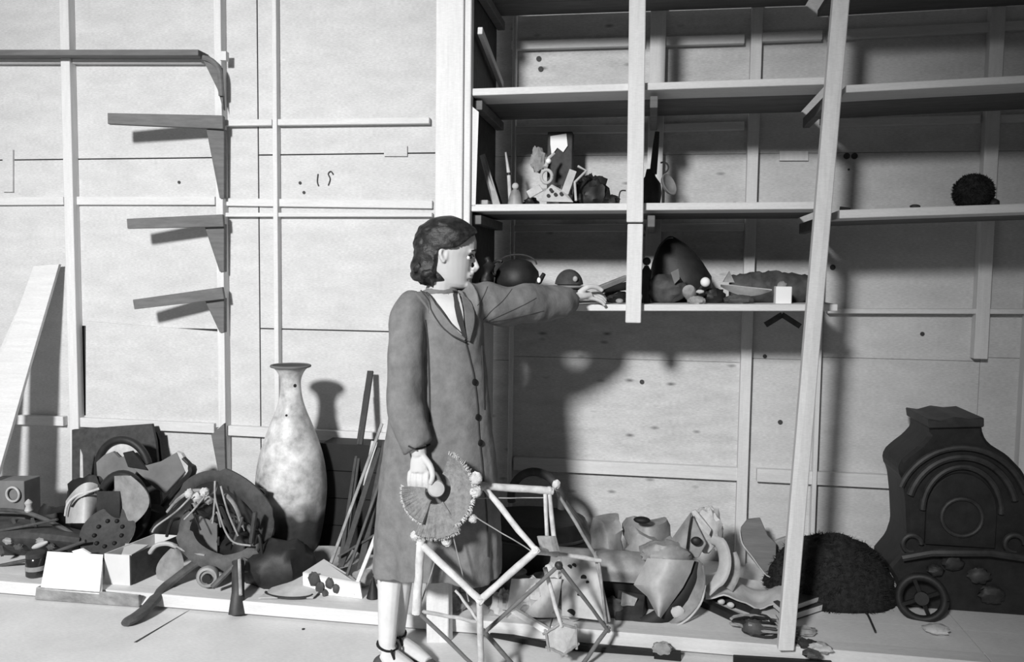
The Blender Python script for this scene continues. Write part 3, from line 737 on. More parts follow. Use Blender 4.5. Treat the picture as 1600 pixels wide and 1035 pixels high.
# front hood with grey inner plate
t = thing('hooded_shell', 'black oval hood with a grey inner plate, front of the left heap', 'shell', P(190,850,-.50))
cc = P(193,792,-.50); k_ = 3.40/1300
MB().ring(cc, 44*k_, .022, (0,1,0), 0, 360, n=36, m=10, sz=1.30).build('hoop', M_iron, t, smooth=True)
MB().prism([cc+Vector((math.cos(math.radians(a))*41*k_, .03, math.sin(math.radians(a))*53*k_)) for a in range(0,360,15)], .02).build('back', M_darkw, t)
MB().grid(lambda u, v: P(180+54*u*math.sin(math.pi*(.15+.75*v)), 744+84*v, -.52-.05*math.sin(u*math.pi*.6)), 8, 14, .008).build('inner_plate', M_tin, t, smooth=True)
MB().grid(lambda u, v: P(152+36*u, 768+62*v, -.54-.02*math.sin(v*3)), 5, 8, .008).build('dark_flap', M_iron, t, smooth=True)
t = thing('small_helmet', 'light grey rounded shell with a rim, left of the black hood', 'shell', P(128,822,-.50))
MB().grid(lambda u, v: P(104+48*u-10*(1-u)*v*0, 818-(18+46*math.sin(math.pi*(.12+.5*u)))*(1-v), -.52-.09*math.sin(math.pi*u)*(v*.6+.4)), 12, 8, .008).build('shell', M_zinc, t, smooth=True)
MB().tube(spline([P(102,806,-.56),P(106,788,-.57),P(121,774,-.57),P(140,769,-.56),P(155,764,-.54)],6), .006, 8).build('rim', M_pale, t, smooth=True)
MB().tube(spline([P(112,792,-.575),P(124,780,-.575),P(146,771,-.57)],6), .005, 6).build('slot', M_black, t, smooth=True)
t = thing('pierced_dish', 'round dish pierced with a ring of holes, above the cartons', 'dish', gp(166,872))
cc = P(168,832,-.62)
MB().lathe([(.03,-.035),(.075,-.025),(.115,.0),(.120,.006),(.113,.006),(.07,-.014),(.02,-.02)], cc, 30, (.12,-.75,.65)).build('bowl', M_darkw, t, smooth=True)
q_ = Vector((0,0,1)).rotation_difference(Vector((.12,-.75,.65)).normalized())
for k in range(9):
    a = k/9*2*math.pi; MB().ball(cc+q_@Vector((math.cos(a)*.062, math.sin(a)*.062, -.012)), (.010,.010,.010), 8).build('hole', M_black, t, smooth=True)
MB().ring(cc, .117, .005, (.12,-.75,.65), n=36, m=6).build('rim', M_tin, t, smooth=True)
t = MB().tube(spline([P(95,838,-.60),P(120,848,-.64),P(150,872,-.66),P(230,868,-.66)],4), .02, 8, flat=.5).build('dark_slab', M_iron, smooth=True); tag(t, 'dark irregular slab under the pierced dish', 'slab')
# cartons
t = thing('white_card', 'blank bright white card standing at the front left', 'card', gp(115,925))
zc = PZ
MB().hexa([G(63,921,PZ),G(155,929,PZ),G(155,929,PZ)+Vector((0,.02,0)),G(63,921,PZ)+Vector((0,.02,0)),P(74,862,-.80),P(161,867,-.82),P(161,867,-.80),P(74,862,-.78)]).build('card', M_white, t)
MB().prism([P(112,862,-.79),P(127,858,-.79),P(140,866,-.79),P(120,868,-.79)], .012).build('torn_top', M_white, t)
def G_at(x, y, dz=0): v = G(x, y, PZ); return v
t = thing('open_carton', 'open pale carton right of the white card', 'box', gp(185,925))
a0, a1 = G(166,928,PZ), G(204,915,PZ); hgt = P(204,868,a1.y).z-PZ
dv = Vector((.05,.28,0)); w_ = .004
def wall_(p, q, name, m): 
    n_ = (q-p).cross(Vector((0,0,1))).normalized()*w_
    return MB().hexa([p,q,q+n_,p+n_,p+Vector((0,0,hgt)),q+Vector((0,0,hgt)),q+n_+Vector((0,0,hgt)),p+n_+Vector((0,0,hgt))]).build(name, m, t)
a0 = Vector((P(165,915,a1.y).x, a1.y, PZ))
wall_(a0, a1, 'front', M_card); wall_(a1, a1+dv, 'side', M_darkw); wall_(a0, a0+dv, 'side', M_card); wall_(a0+dv, a1+dv, 'back', M_card)  # right side coloured dark to stand for its shade
MB().prism([P(190,868,a1.y),P(205,869,a1.y),P(232,853,a1.y+.15),P(196,851,a1.y+.15)], .004, (0,0,1)).build('flap', M_card, t)
t = thing('dark_jar', 'dark glass jar left of the white card', 'jar', gp(57,903)); c = gp(57,900)
MB().lathe([(.036,0),(.042,.006),(.042,.075),(.036,.085)], c, 22).build('glass', M_glass, t, smooth=True)
MB().lathe([(.040,.085),(.040,.10),(.036,.104)], c, 22).build('lid', M_iron2, t, smooth=True)
MB().lathe([(.0425,.030),(.0425,.05)], c, 22).build('label_band', M_tin, t, smooth=True)
sl_ = MB().hexa([G(54,938,.003),G(218,950,.003),G(224,940,.003),G(60,928,.003),P(56,918,-.93),P(218,930,-.93),P(222,930,-.89),P(62,915,-.89)]).build('slab', M_clay, bevel=.004); tag(sl_, 'long rough grey slab on the floor below the white card', 'slab')
# ================================================================== SADDLE-LIKE TACK HEAP
t = thing('pack_saddle', 'broken dark pack saddle with straps and wooden leg boards', 'saddle', gp(330,940))
Y_ = -.62
MB().tube(spline([P(268,792,Y_),P(300,755,Y_),P(335,744,Y_),P(370,757,Y_),P(400,782,Y_),P(418,815,Y_),P(408,850,Y_)],5), [.016]*4+[.026]*8+[.046]*12+[.034]*7, 10, flat=.35, up=(0,1,0)).build('arch', M_darkw, t, smooth=True)
MB().grid(lambda u, v: P(345+70*u-10*v, 748+18*u+62*v*(.5+.5*u), Y_+.03+.05*v), 8, 6, .012).build('skirt_flap', M_iron2, t, smooth=True)
MB().tube(spline([P(262,800,Y_-.03),P(278,782,Y_-.04),P(300,768,Y_-.05),P(328,768,Y_-.05)],5), [.010]*5+[.014]*11, 8, flat=.7).build('pale_roll', M_clay, t, smooth=True)
for (x, y, r) in ((296,772,.020),(308,778,.022),(320,770,.020),(326,782,.018),(304,790,.015)):
    MB().ball(P(x,y,Y_-.07), r, 12, fn=lambda u: 1+.4*nz(u,3,x)).build('bead_lump', M_pale if r > .019 else M_clay, t, smooth=True)
MB().tube(spline([P(298,800,Y_-.05),P(288,830,Y_-.08),P(302,860,Y_-.10),P(340,880,Y_-.10),P(378,875,Y_-.08),P(402,860,Y_-.06)],5), [.026]*6+[.04]*10+[.036]*10, 10, flat=.3, up=(0,1,0)).build('seat_band', M_leath, t, smooth=True)
MB().tube(spline([P(352,772,Y_-.08),P(368,792,Y_-.09),P(382,830,Y_-.09)],6), [.006]+[.013]*10+[.004]*2, 8, flat=.4).build('pale_tongue', M_clay, t, smooth=True)
MB().grid(lambda u, v: P(296+44*u, 800+66*v+20*u, Y_-.02+.02*math.sin(v*3)), 6, 6, .008).build('grey_panel', M_wing, t, smooth=True)
MB().tube(spline([P(385,820,Y_-.05),P(396,835,Y_-.06),P(402,855,Y_-.06),P(392,872,Y_-.06)],5), .012, 8).build('buckle_roll', M_leath, t, smooth=True)
for pts in ([(336,752),(336,775),(342,800),(352,830),(366,848),(392,853)], [(336,775),(334,800),(332,818)], [(300,775),(275,800),(245,822),(238,832)], [(320,776),(300,800),(288,812)], [(345,760),(356,800),(372,838)], [(270,850),(290,862),(320,868)]):
    MB().tube(spline([P(x,y,Y_-.11) for x, y in pts],5), .0042, 6).build('strap', M_clay, t, smooth=True)
# boot-like wooden leg boards
p0, p1, p2, p3 = P(318,872,-.70), P(262,915,-.80), G(225,955,.03), G(196,974,.018)
MB().tube(spline([p0,p1,p2,p3],6), [.030]*6+[.034]*6+[.036]*5+[.032]*1+[.026], 10, flat=.55).build('leg_board', M_leath, t, smooth=True)
MB().tube([P(372,878,-.78), P(372,925,-.87), G(370,960,.012)], [.026,.026,.034], 10, flat=.7).build('leg', M_iron2, t, smooth=True)
MB().tube([P(374,875,-.80), P(376,930,-.90)], .007, 8).build('leg_rib', M_clay, t, smooth=True)
MB().tube([P(366,884,-.80), P(332,918,-.84)], .012, 8).build('cross_peg', M_leath, t, smooth=True)
for k in range(12):
    x = random.uniform(278,400); y = random.uniform(790,890)
    MB().tube(spline([P(x,y,Y_-.06), P(x+random.uniform(-18,18),y+random.uniform(-20,10),Y_-.10), P(x+random.uniform(-24,24),y+random.uniform(4,30),Y_-.09)],5), random.choice((.004,.007,.010)), 7).build('strap', random.choice((M_leath,M_darkw,M_iron,M_tin)), t, smooth=True)
c = P(324,902,-.80)
MB().lathe([(.020,-.05),(.040,-.035),(.046,0),(.040,.012),(.030,.014),(.026,.004),(.006,.002)], c, 22, (.3,-1,.1)).build('spool', M_tin, t, smooth=True)
MB().lathe([(.018,0),(.018,.02)], c+Vector((.004,-.008,0)), 14, (.3,-1,.1)).build('spool_core', M_black, t, smooth=True)
for (x, y, Y, r, lb) in ((340,835,-.48,(.15,.07,.14),'black lump added as shade inside the arch of the pack saddle'),(225,850,-.42,(.16,.06,.12),'black lump added as shade between the pierced dish and the saddle'),(140,790,-.34,(.12,.05,.16),'black lump added as shade behind the small helmet and hood'),(385,915,-.55,(.14,.08,.09),'low black lump added as shade under the saddle at its right')):
    c_ = P(x,y,Y); tag(MB().ball(Vector((c_.x,c_.y,max(c_.z,PZ+r[2]*.9))), r, 22, fn=lambda u: 1+.3*nz(u,2.4,x)).build('shade_lump', M_black, smooth=True), lb, 'bundle')  # black lumps added as shade between the heaped pieces
t = thing('grey_scoop', 'grey leaf-shaped scoop between the open carton and the saddle', 'scoop', gp(262,918)); 
MB().grid(lambda u, v: P(266+ (34*math.sin(math.pi*(.08+.84*u)))*(v-.5)*1.2 - 14*(u-.5), 858+58*u, -.72-.02*math.cos((v-.5)*3)), 10, 6, .008).build('blade', M_tin, t, smooth=True)
MB().tube(spline([P(233,866,-.74),P(244,853,-.74),P(262,850,-.73),P(278,856,-.72)],5), [.004]+[.010]*14+[.004], 8).build('lip', M_zinc, t, smooth=True)
t = MB().ball(gp(420,920)+Vector((0,.1,.06)), (.15,.12,.12), 22, fn=lambda u: 1+.25*nz(u,2)).build('shade_lump', M_iron, smooth=True); tag(t, 'dark slumped lump for the shade between the saddle and the vase foot', 'bundle')  # further dark lumps filling the shaded gaps of the heap
t = MB().ball(gp(265,895)+Vector((0,.25,.16)), (.16,.10,.13), 22, fn=lambda u: 1+.3*nz(u,2)).build('shade_lump', M_iron, smooth=True); tag(t, 'black lump for the shade behind the leaf-shaped scoop', 'bundle')
t = MB().ball(P(80,828,-.33), (.14,.08,.12), 22, fn=lambda u: 1+.3*nz(u,2)).build('shade_lump', M_iron, smooth=True); tag(t, 'black lump for the shadow left of the small helmet', 'bundle')
for k_b in range(6):
    x = 12+k_b*17
    tag(MB().ball(P(x,846+(k_b%3)*9,-.69), (.022,.012,.014), 14, fn=lambda u: 1+.5*nz(u,3,x)).build('metal_scrap', (M_tin,M_leath,M_iron)[k_b%3], smooth=True), ('leftmost','second from left','third from left','third from right','second from right','rightmost')[k_b]+' of the small metal scraps lying on the long dark case', 'scrap', 'scraps on the dark case')
# crate behind the vase, and bowl at its foot
t = thing('black_crate', 'black wooden crate behind and right of the vase', 'crate', P(540,870,-.25))
x0, x1 = P(498,780,-.25).x, P(600,780,-.25).x; zt_ = P(540,694,-.25).z
for k in range(4):
    za = PZ+(zt_-PZ)*k/4; MB().box((x0,-.25,za+.002),(x1,-.235,PZ+(zt_-PZ)*(k+1)/4-.002)).build('slat', M_black, t)
MB().box((x0,-.235,PZ),(x1,-.07,zt_-.01)).build('crate_body', M_black, t)
t = MB().lathe([(.05,0),(.12,.02),(.165,.06),(.160,.062),(.11,.03),(.03,.015)], gp(500,893), 30, xs=1.1).build('shallow_bowl', M_tin, smooth=True); tag(t, 'shallow grey bowl at the foot of the leaning sticks', 'bowl')
# ================================================================== LEANING STICKS
LS = [((579,580),-.06,(552,760),-.30,.030,.012,M_iron,'flat black bar, tallest of the leaning sticks'),
 ((571,612),-.10,(546,790),-.35,.012,.010,M_darkw,'thin dark rod close left of the tallest black bar'),
 ((597,662),-.30,(508,905),-.62,.013,.011,M_clay,'long thin pale-edged stick crossing in front of the black crate'),
 ((592,700),-.32,(530,895),-.60,.024,.012,M_darkw,'broad dark slat leaning behind the long thin stick'),
 ((603,690),-.36,(565,880),-.60,.028,.012,M_darkw,'dark brown slat next to the coat hem'),
 ((600,735),-.45,(540,905),-.66,.012,.010,M_leath,'short thin brown rod in the middle of the leaning sticks'),
 ((602,800),-.60,(551,930),-.76,.016,.012,M_pineh,'short pale slat at the front of the leaning sticks'),
 ((596,830),-.55,(528,870),-.60,.010,.010,M_leath,'little dark twig lying across the leaning sticks'),
 ((585,690),-.25,(572,760),-.25,.030,.006,M_pale,'strip of pale board seen between the leaning sticks')]
for (a, Ya, b, Yb, w_, th, m, lb) in LS:
    A_, B_ = P(*a,Ya), P(*b,Yb)
    d = (B_-A_)
    if B_.z > PZ+.02 and 'twig' not in lb and 'strip' not in lb: B_ = A_+d*((A_.z-PZ)/(A_.z-B_.z))
    tag(MB().beam(B_, A_, w_, th, up=(0,1,0)).build('leaning_stick', m, bevel=.0015, base=B_), lb, 'stick', 'sticks leaning by the woman')
# small white tray of scraps, cloth and cones
t = thing('scrap_tray', 'small white open box of dark scraps left of her feet', 'box', gp(520,935))
b0, b1 = gp(474,926), gp(566,936)
MB().hexa([b0,b1,b1+Vector((0,.01,0)),b0+Vector((0,.01,0)),P(473,895,b0.y),P(562,912,b1.y),P(562,912,b1.y)+Vector((0,.01,0)),P(473,895,b0.y)+Vector((0,.01,0))]).build('front', M_white, t)
MB().prism([P(473,895,b0.y),P(562,912,b1.y),P(548,900,b1.y+.12),P(506,874,b0.y+.14)], .008, (0,0,-1)).build('lid', M_card, t)
for (x, y, r) in ((490,905,.024),(500,918,.020),(515,912,.018),(525,920,.016),(508,928,.014)):
    MB().ball(P(x,y,b0.y-.012), (r,.012,r*1.2), 10, fn=lambda u: 1+.4*nz(u,3,y)).build('scrap', M_leath, t, smooth=True)
t = MB().grid(lambda u, v: gp(404+85*u+10*v, 938-6*v)+Vector((0,.16*v,.008+.05*math.sin(u*math.pi*.9)*v)), 12, 8, .004).build('crumpled_paper', M_cloth, smooth=True); tag(t, 'crumpled pale sheet lying left of the white tray', 'sheet')
t = MB().ring(gp(452,931)+Vector((0,0,.01)), .10, .006, (0,0,1), 0, 170, n=20, m=6, sz=.5).build('wire_loop', M_iron2, smooth=True); tag(t, 'thin wire loop on the crumpled sheet', 'wire')
t = MB().lathe([(.028,0),(.016,.04),(.003,.085)], gp(583,934), 16).build('dark_cone', M_iron, smooth=True); tag(t, 'small dark cone just left of her feet', 'cone')
t = MB().ball(gp(568,915)+Vector((0,0,.035)), (.05,.04,.035), 16, fn=lambda u: 1+.3*nz(u,2)).build('stone', M_clay, smooth=True); tag(t, 'mottled stone behind the small dark cone', 'stone')
t = MB().ball(gp(545,950,0)+Vector((.02,-.01,.014)), (.15,.02,.014), 18, fn=lambda u: 1+.4*nz(u,4)).build('rubble', M_clay, smooth=True); tag(t, 'low strip of rubble on the floor left of her shoes', 'rubble')
o = t
# ================================================================== BEHIND THE STICK FRAME
def lump(px, py, r, m, label, name='stone', cat='stone', Y=None, sc=3, k=.3, group=None, zoff=None):
    c = P(px, py, Y if Y is not None else -.55)
    o = MB().ball(c, r, 20, fn=lambda u: 1+k*nz(u, sc, px*.1)).build(name, m, smooth=True); return tag(o, label, cat, group)
t = thing('dark_drum', 'big dark drum in the shade right of the woman', 'drum', P(830,880,-.32))
c = P(835,880,-.38); c.z = PZ
MB().lathe([(.22,0),(.235,.02),(.24,.12),(.235,.24),(.22,.27),(.20,.272)], c, 32, xs=1.0, ys=.75).build('drum_body', M_iron, t, smooth=True)
for z in (.05,.20): MB().ring((c.x,c.y,PZ+z), .238, .007, (0,0,1), n=36, m=6, sz=.77).build('band', M_iron2, t, smooth=True)
MB().ring(P(838,782,-.45), .115, .018, (.2,1,.1), -10, 190, n=22, m=10, sz=1.1).build('hoop_handle', M_darkw, t, smooth=True)
MB().tube([P(872,772,-.45), P(905,815,-.5), P(935,872,-.5)], .014, 8).build('arm', M_darkw, t, smooth=True)
def pot(px, py, r, h, m, label, Y=-.6, z=PZ, neck=.5, tilt=(0,0,1)):
    c = P(px, py, Y); c.z = z
    t = thing('clay_pot', label, 'pot', c)
    MB().lathe([(r*.5,0),(r*.85,h*.15),(r,h*.42),(r*.8,h*.72),(r*neck,h*.86),(r*neck*1.05,h*.93)], c, 24, tilt).build('pot_body', m, t, smooth=True)
    ax = Vector(tilt).normalized()
    MB().ring(c+ax*h*.94, r*neck*1.12, r*.09, ax, n=22, m=6).build('lip', m, t, smooth=True)
    return t
pot(770,905,.055,.12,M_leath,'small dark clay pot behind the frame, nearest the woman',-.72)
pot(808,915,.062,.13,M_clay,'mottled clay pot behind the frame, right of the small dark pot',-.66)
pot(900,900,.075,.17,M_clay,'taller mottled clay pot behind the pierced sheet',-.62)
for (x, y, r, m, lb) in ((697,878,.035,M_clay,'pale lump just right of the frame\'s upright stick'),(742,872,.04,M_leath,'dark lump under the bristle disc'),(764,868,.034,M_pale,'bright lump between her hem and the dark drum'),
  (788,942,.05,M_pale,'broken white lump below the small dark pot'),(722,905,.03,M_clay,'small lump in the left opening of the frame'),(868,893,.04,M_pale,'round white lump beside the dark joint of the frame'),
  (838,930,.055,M_cloth,'large pale lump in the middle opening of the frame'),(802,962,.045,M_pale,'low white lump at the foot of the frame'),(712,948,.035,M_clay,'brownish lump beside the short pale board')):
    c = P(x, y, -.80)
    c = c
    tag(MB().ball(c, (r,r*.8,r), 20, fn=lambda u: 1+.55*nz(u,2.5,x*.1)+.2*nz(u,7,x)).build('rubble_lump', m, smooth=True), lb, 'rubble', 'lumps behind the frame')
base_ = MB()
t = MB().grid(lambda u, v: P(765+150*u, 895+62*v+8*math.sin(u*9), -.50-.33*v)+Vector((0,0,.02*nz((u*6,v*4,0),2))), 30, 10, .02).build('rubble_bed', M_clay, smooth=True); tag(t, 'heap of dusty rubble behind the stick frame', 'rubble'); t['kind'] = 'stuff'
t = MB().grid(lambda u, v: P(800+78*u-10*v, 905+60*v, -.84-.03*math.sin(u*8+v*3)), 14, 10, .006).build('crumpled_cloth', M_cloth, smooth=True); tag(t, 'crumpled pale cloth in the middle of the frame', 'cloth')
t = MB().prism([P(798,958,-.90),P(806,954,-.90),P(860,986,-.95),P(856,994,-.95)], .02).build('pale_lath', M_pineh); tag(t, 'pale lath sloping down behind the frame toward the hexagon', 'lath')
t = thing('pierced_sheet', 'pale sheet with round holes behind the right side of the frame', 'sheet', gp(910,960)); 
MB().grid(lambda u, v: P(878+56*u+12*v*u, 868+95*v+8*u, -.80+.02*math.sin(u*3)-.12*v), 8, 10, .006).build('sheet', M_cloth, t, smooth=True)
BS = bvh_of([t.children[0]]) if len(t.children) else None
for (x, y, r) in ((912,903,4.5),(890,886,3.5),(897,884,3.5),(922,985,5),(918,910,2.5),(892,958,6),(905,930,3)):
    h_ = onto(x, y, .0005, BS)
    if h_: MB().lathe([(r*.0026,0),(r*.0026,.002)], h_, 14, (0,-1,0)).build('hole', M_black, t)
# ================================================================== RIGHT HEAP
def crumple(px0, py0, px1, py1, Y, m, label, amp=.03, seed=0, name='crumpled_can', cat='can'):
    w_ = (P(px1,py0,Y)-P(px0,py0,Y)).length/2; c = P((px0+px1)/2,(py0+py1)/2,Y); h = (P(px0,py0,Y)-P(px0,py1,Y)).length
    prof = [(w_*.75,-h/2),(w_*.95,-h*.45),(w_,-h*.2),(w_*.9,0),(w_,h*.25),(w_*.85,h*.45),(w_*.5,h*.5)]
    mb = MB().lathe(prof, c, 28, ys=.8)
    mb.v = [v+Vector((nz(v,11,seed),nz(v,11,seed+3),nz(v,9,seed+6)))*amp for v in mb.v]
    t = thing(name, label, cat, c); mb.build('tin_body', m, t, smooth=True, sharp=30)
    return t, c
crumple(925,812,975,868,-.50,M_tin,'crumpled grey tin, left one of the two behind the lying pipe',.05,1)
t, c = crumple(978,808,1042,868,-.50,M_tin,'crumpled grey tin with a dark hole, beside the folded metal sheet',.06,4)
MB().ball(P(1003,813,-.62), (.034,.02,.014), 14).build('hole', M_black, t, smooth=True)
t = thing('half_pipe', 'pale half-round gutter lying across behind the curved metal sheet', 'gutter', gp(950,935))
cp = P(962,892,-.60)
MB().grid(lambda u, v: cp+Vector((-.26+.50*u, -.08*math.cos(math.radians(-12+120*v)), .076*math.sin(math.radians(-12+120*v)))), 12, 10, .008).build('gutter_shell', M_tin, t, smooth=True)
MB().box(cp+Vector((-.24,-.04,PZ-cp.z)), cp+Vector((.22,.10,-.01))).build('shade_block', M_black, t)  # black block standing for the shaded hollow below the gutter
t = thing('folded_sheet', 'folded pointed metal sheet at the top of the right heap', 'sheet', P(1075,900,-.55))
MB().grid(lambda u, v: P(1034+(46-12*v)*u+6*v*(1-u), 868-66*u*(1-.9*v)-v*0+14*v, -.60-.12*v*math.sin(u*2.2)), 8, 6, .006).build('left_face', M_tin, t, smooth=True)
MB().prism([P(1036,862,-.60),P(1080,801,-.56),P(1104,850,-.60),P(1092,872,-.62),P(1050,876,-.64)], .012).build('front_face', M_tin, t, bevel=.003)
MB().prism([P(1080,800,-.57),P(1087,797,-.57),P(1112,828,-.58),P(1108,838,-.60)], .012).build('bright_edge', M_pale, t, bevel=.002)
MB().ball(P(1088,846,-.63), (.022,.012,.018), 12).build('dent', M_iron, t, smooth=True)
mb = MB().ball(P(1105,828,-.50), (.062,.05,.092), 26, fn=lambda u: 1+.22*nz(u,3)+.12*nz(u,9)); tag(mb.build('knobbly_bag', M_pale, smooth=True), 'knobbly whitish sack behind the folded metal sheet', 'bag')
# big curved fender
t = thing('curved_fender', 'large curved metal sheet standing on edge in the right heap', 'sheet', gp(1045,985))
MB().ball(P(1040,866,-.66), (.10,.07,.052), 26, fn=lambda u: 1+.2*nz(u,3)+.08*nz(u,9)).build('crushed_top', M_tin, t, smooth=True)
def fend(u, v):
    a = Vector((1003+74*u, 872+6*math.sin(u*5), 0)); b = Vector((1032+4*u, 968-4*u, 0))
    lf = [(1012,873),(1003,892),(991,914),(1012,932),(1028,962)]; rt = [(1084,876),(1078,895),(1066,918),(1050,940),(1032,966)]
    L_ = Vector((*[interp([(i/4, *q) for i, q in enumerate(lf)], v)[k] for k in (0,1)],)); R_ = Vector((*[interp([(i/4, *q) for i, q in enumerate(rt)], v)[k] for k in (0,1)],))
    q = L_.lerp(R_, u); return P(q.x, q.y, -.70-.07*math.sin(math.pi*u)-.05*v)
MB().grid(fend, 12, 16, .006).build('front_blade', M_zinc, t, smooth=True)
MB().tube(spline([P(1088,878,-.66),P(1080,905,-.68),P(1062,935,-.70),P(1035,962,-.74),P(1000,980,-.76),P(962,984,-.78)],5), [.026]*4+[.034]*18+[.018]*4, 10, flat=.5).build('shaded_inside', M_black, t, smooth=True)  # black tube standing for shade inside the curved sheet
def fend2(u, v):
    L_ = [(1092,876),(1083,905),(1068,936),(1040,960),(985,985)]; R2 = [(1098,884),(1102,915),(1094,945),(1066,972),(985,990)]
    A_ = interp([(i/4, *q) for i, q in enumerate(L_)], v); B_ = interp([(i/4, *q) for i, q in enumerate(R2)], v)
    return P(A_[0]+(B_[0]-A_[0])*u, A_[1]+(B_[1]-A_[1])*u, -.66-.05*u-.06*v)
MB().grid(fend2, 6, 18, .006).build('outer_blade', M_tin, t, smooth=True)
MB().tube(spline([P(1102,915,-.72),P(1094,945,-.74),P(1066,974,-.76),P(1020,988,-.80),P(975,988,-.82)],5), .004, 6).build('rolled_edge', M_pale, t, smooth=True)
MB().ball(P(1058,957,-.74), (.026,.01,.024), 12, fn=lambda u: 1+.4*nz(u,4)).build('rust_spot', M_zinc, t, smooth=True)
t = thing('metal_hoops', 'two pale upright metal bands at the right of the fender', 'hoop', gp(1130,920))
MB().tube(spline([P(1112,842,-.56),P(1127,852,-.58),P(1133,878,-.60),P(1126,903,-.62),P(1104,926,-.64)],5), [.020]*4+[.026]*13+[.02]*4, 12, flat=.35, up=(0,1,0)).build('band', M_zinc, t, smooth=True)
MB().tube(spline([P(1142,866,-.52),P(1147,880,-.54),P(1146,900,-.55),P(1136,920,-.57)],5), .024, 12, flat=.35, up=(0,1,0)).build('band', M_clay, t, smooth=True)
t = thing('box_end', 'dark metal trough with pale end plate under the lying pipe', 'trough', gp(985,965))
MB().hexa([G(960,970,PZ),G(1004,972,PZ),G(1010,955,PZ),G(968,952,PZ),P(966,922,-.66),P(1008,930,-.66),P(1010,926,-.58),P(972,918,-.58)]).build('trough', M_iron2, t, bevel=.003)
MB().prism([P(972,926,-.70),P(996,936,-.70),P(986,958,-.72),P(970,946,-.72)], .008).build('end_plate', M_clay, t)
lump(955,955,(.06,.05,.05),M_leath,'brown lump left of the dark trough',Y=-.70)
# flat junk on the platform right of the fender
t = thing('metal_crate', 'black open metal crate lying flat right of the fender', 'frame', gp(1140,965))
f4 = [gp(1096,945),gp(1108,932),gp(1180,958),gp(1176,982)]
for i in range(4): MB().beam(f4[i], f4[(i+1)%4], .035, .05).build('frame_side', M_iron, t, bevel=.002)
MB().beam((f4[0]+f4[1])/2, (f4[2]+f4[3])/2, .012, .012).build('cross_wire', M_zinc, t)
for u in (.3,.5): MB().ball(f4[1].lerp(f4[2],u)+Vector((-.01,-.06,.02)), (.015,.01,.012), 10).build('clip', M_pale, t, smooth=True)
t = MB().grid(lambda u, v: gp(1102+126*u, 956-38*v+8*u)+Vector((0,0,.052+.03*nz((u*4,v*3,1),1)+.02*math.sin(u*7))), 18, 10, .006).build('bent_sheet', M_cloth, smooth=True); tag(t, 'bent pale sheet lying on the black open crate', 'sheet')
for k, (q, h, lb) in enumerate((([(1212,962),(1272,945),(1286,955),(1222,976)],.030,'dark book lying lowest in the small stack behind the leaning post'),([(1208,950),(1262,934),(1284,940),(1222,962)],.026,'dark book on top of the small stack behind the leaning post'))):
    t = thing('book', lb, 'book', gp(1245,955), 'books behind the leaning post')
    z = PZ+.031*k; c4 = [G(x,y,z) for x, y in q]
    MB().hexa([p+Vector((0,0,.004)) for p in c4]+[p+Vector((0,0,h-.004)) for p in c4]).build('pages', M_card, t)
    MB().prism([p+Vector((0,0,h-.004)) for p in c4], .004, (0,0,1)).build('cover', M_darkw, t); MB().prism(c4, .004, (0,0,1)).build('cover', M_darkw, t)
t = thing('cord_tangle', 'tangle of dark cord and scraps left of the leaning post foot', 'cord', gp(1190,995))
for k in range(7):
    a = random.random()*6; pts = [gp(1188,988)+Vector((math.cos(a+i*1.3)*random.uniform(.02,.10)*1.3, math.sin(a+i*1.3)*random.uniform(.02,.07), random.uniform(.006,.05))) for i in range(6)]
    MB().tube(spline(pts,4), .006, 6).build('cord', M_iron if k%3 else M_clay, t, smooth=True)
MB().ball(gp(1178,992)+Vector((0,0,.025)), (.045,.035,.03), 16, fn=lambda u: 1+.3*nz(u,3)).build('knob', M_leath, t, smooth=True)
for k, (x, y, r, m, lb) in enumerate(((1258,992,.03,M_clay,'small rubble piece right of the leaning post foot, farthest back'),(1262,1012,.028,M_iron2,'dark rubble piece right of the leaning post foot'),(1282,1018,.03,M_pale,'pale rubble piece farthest right of the post foot'),(1268,1026,.024,M_leath,'brown rubble piece nearest the front by the post foot'),(1248,1004,.02,M_leath,'little brown crumb touching the leaning post foot'),(1463,990,.035,M_pale,'pale scrap lying in front of the iron stove wheel'))):
    tag(MB().ball(gp(x,y)+Vector((0,0,r*.45)), (r*1.3,r,r*.5), 14, fn=lambda u: 1+.5*nz(u,3,x)).build('rubble_piece', m, smooth=True), lb, 'rubble', 'rubble by the post foot')
t = MB().tube([gp(1349,950)+Vector((0,0,.004)), gp(1358,968)+Vector((0,0,.006)), gp(1368,990)+Vector((0,0,.004))], .004, 6).build('twig', M_iron2, smooth=True); tag(t, 'thin dark twig on the platform before the fur heap', 'twig')
# shield plates
t = thing('shield_plate', 'grey shield-shaped plate leaning left of the long front post', 'plate', P(1190,905,-.30))
pts = [(1168,812),(1188,810),(1200,838),(1213,850),(1212,885),(1200,900),(1186,888),(1168,866),(1156,845),(1158,825)]
MB().prism([P(x,y,-.26-.0012*(y-810)) for x, y in pts], .012).build('plate', M_dull, t, bevel=.002)
MB().tube(spline([P(x,y,-.275-.0012*(y-810)) for x, y in ((1156,830),(1160,850),(1175,870),(1188,888),(1202,902),(1228,905))],4), .003, 6).build('wire_edge', M_zinc, t, smooth=True)
t = tag(MB().prism([P(x,y,-.24) for x, y in ((1212,846),(1236,838),(1262,860),(1262,905),(1206,905),(1198,880))], .03).build('rounded_plate', M_tin, bevel=.006), 'paler rounded plate half hidden by the long front post', 'plate')
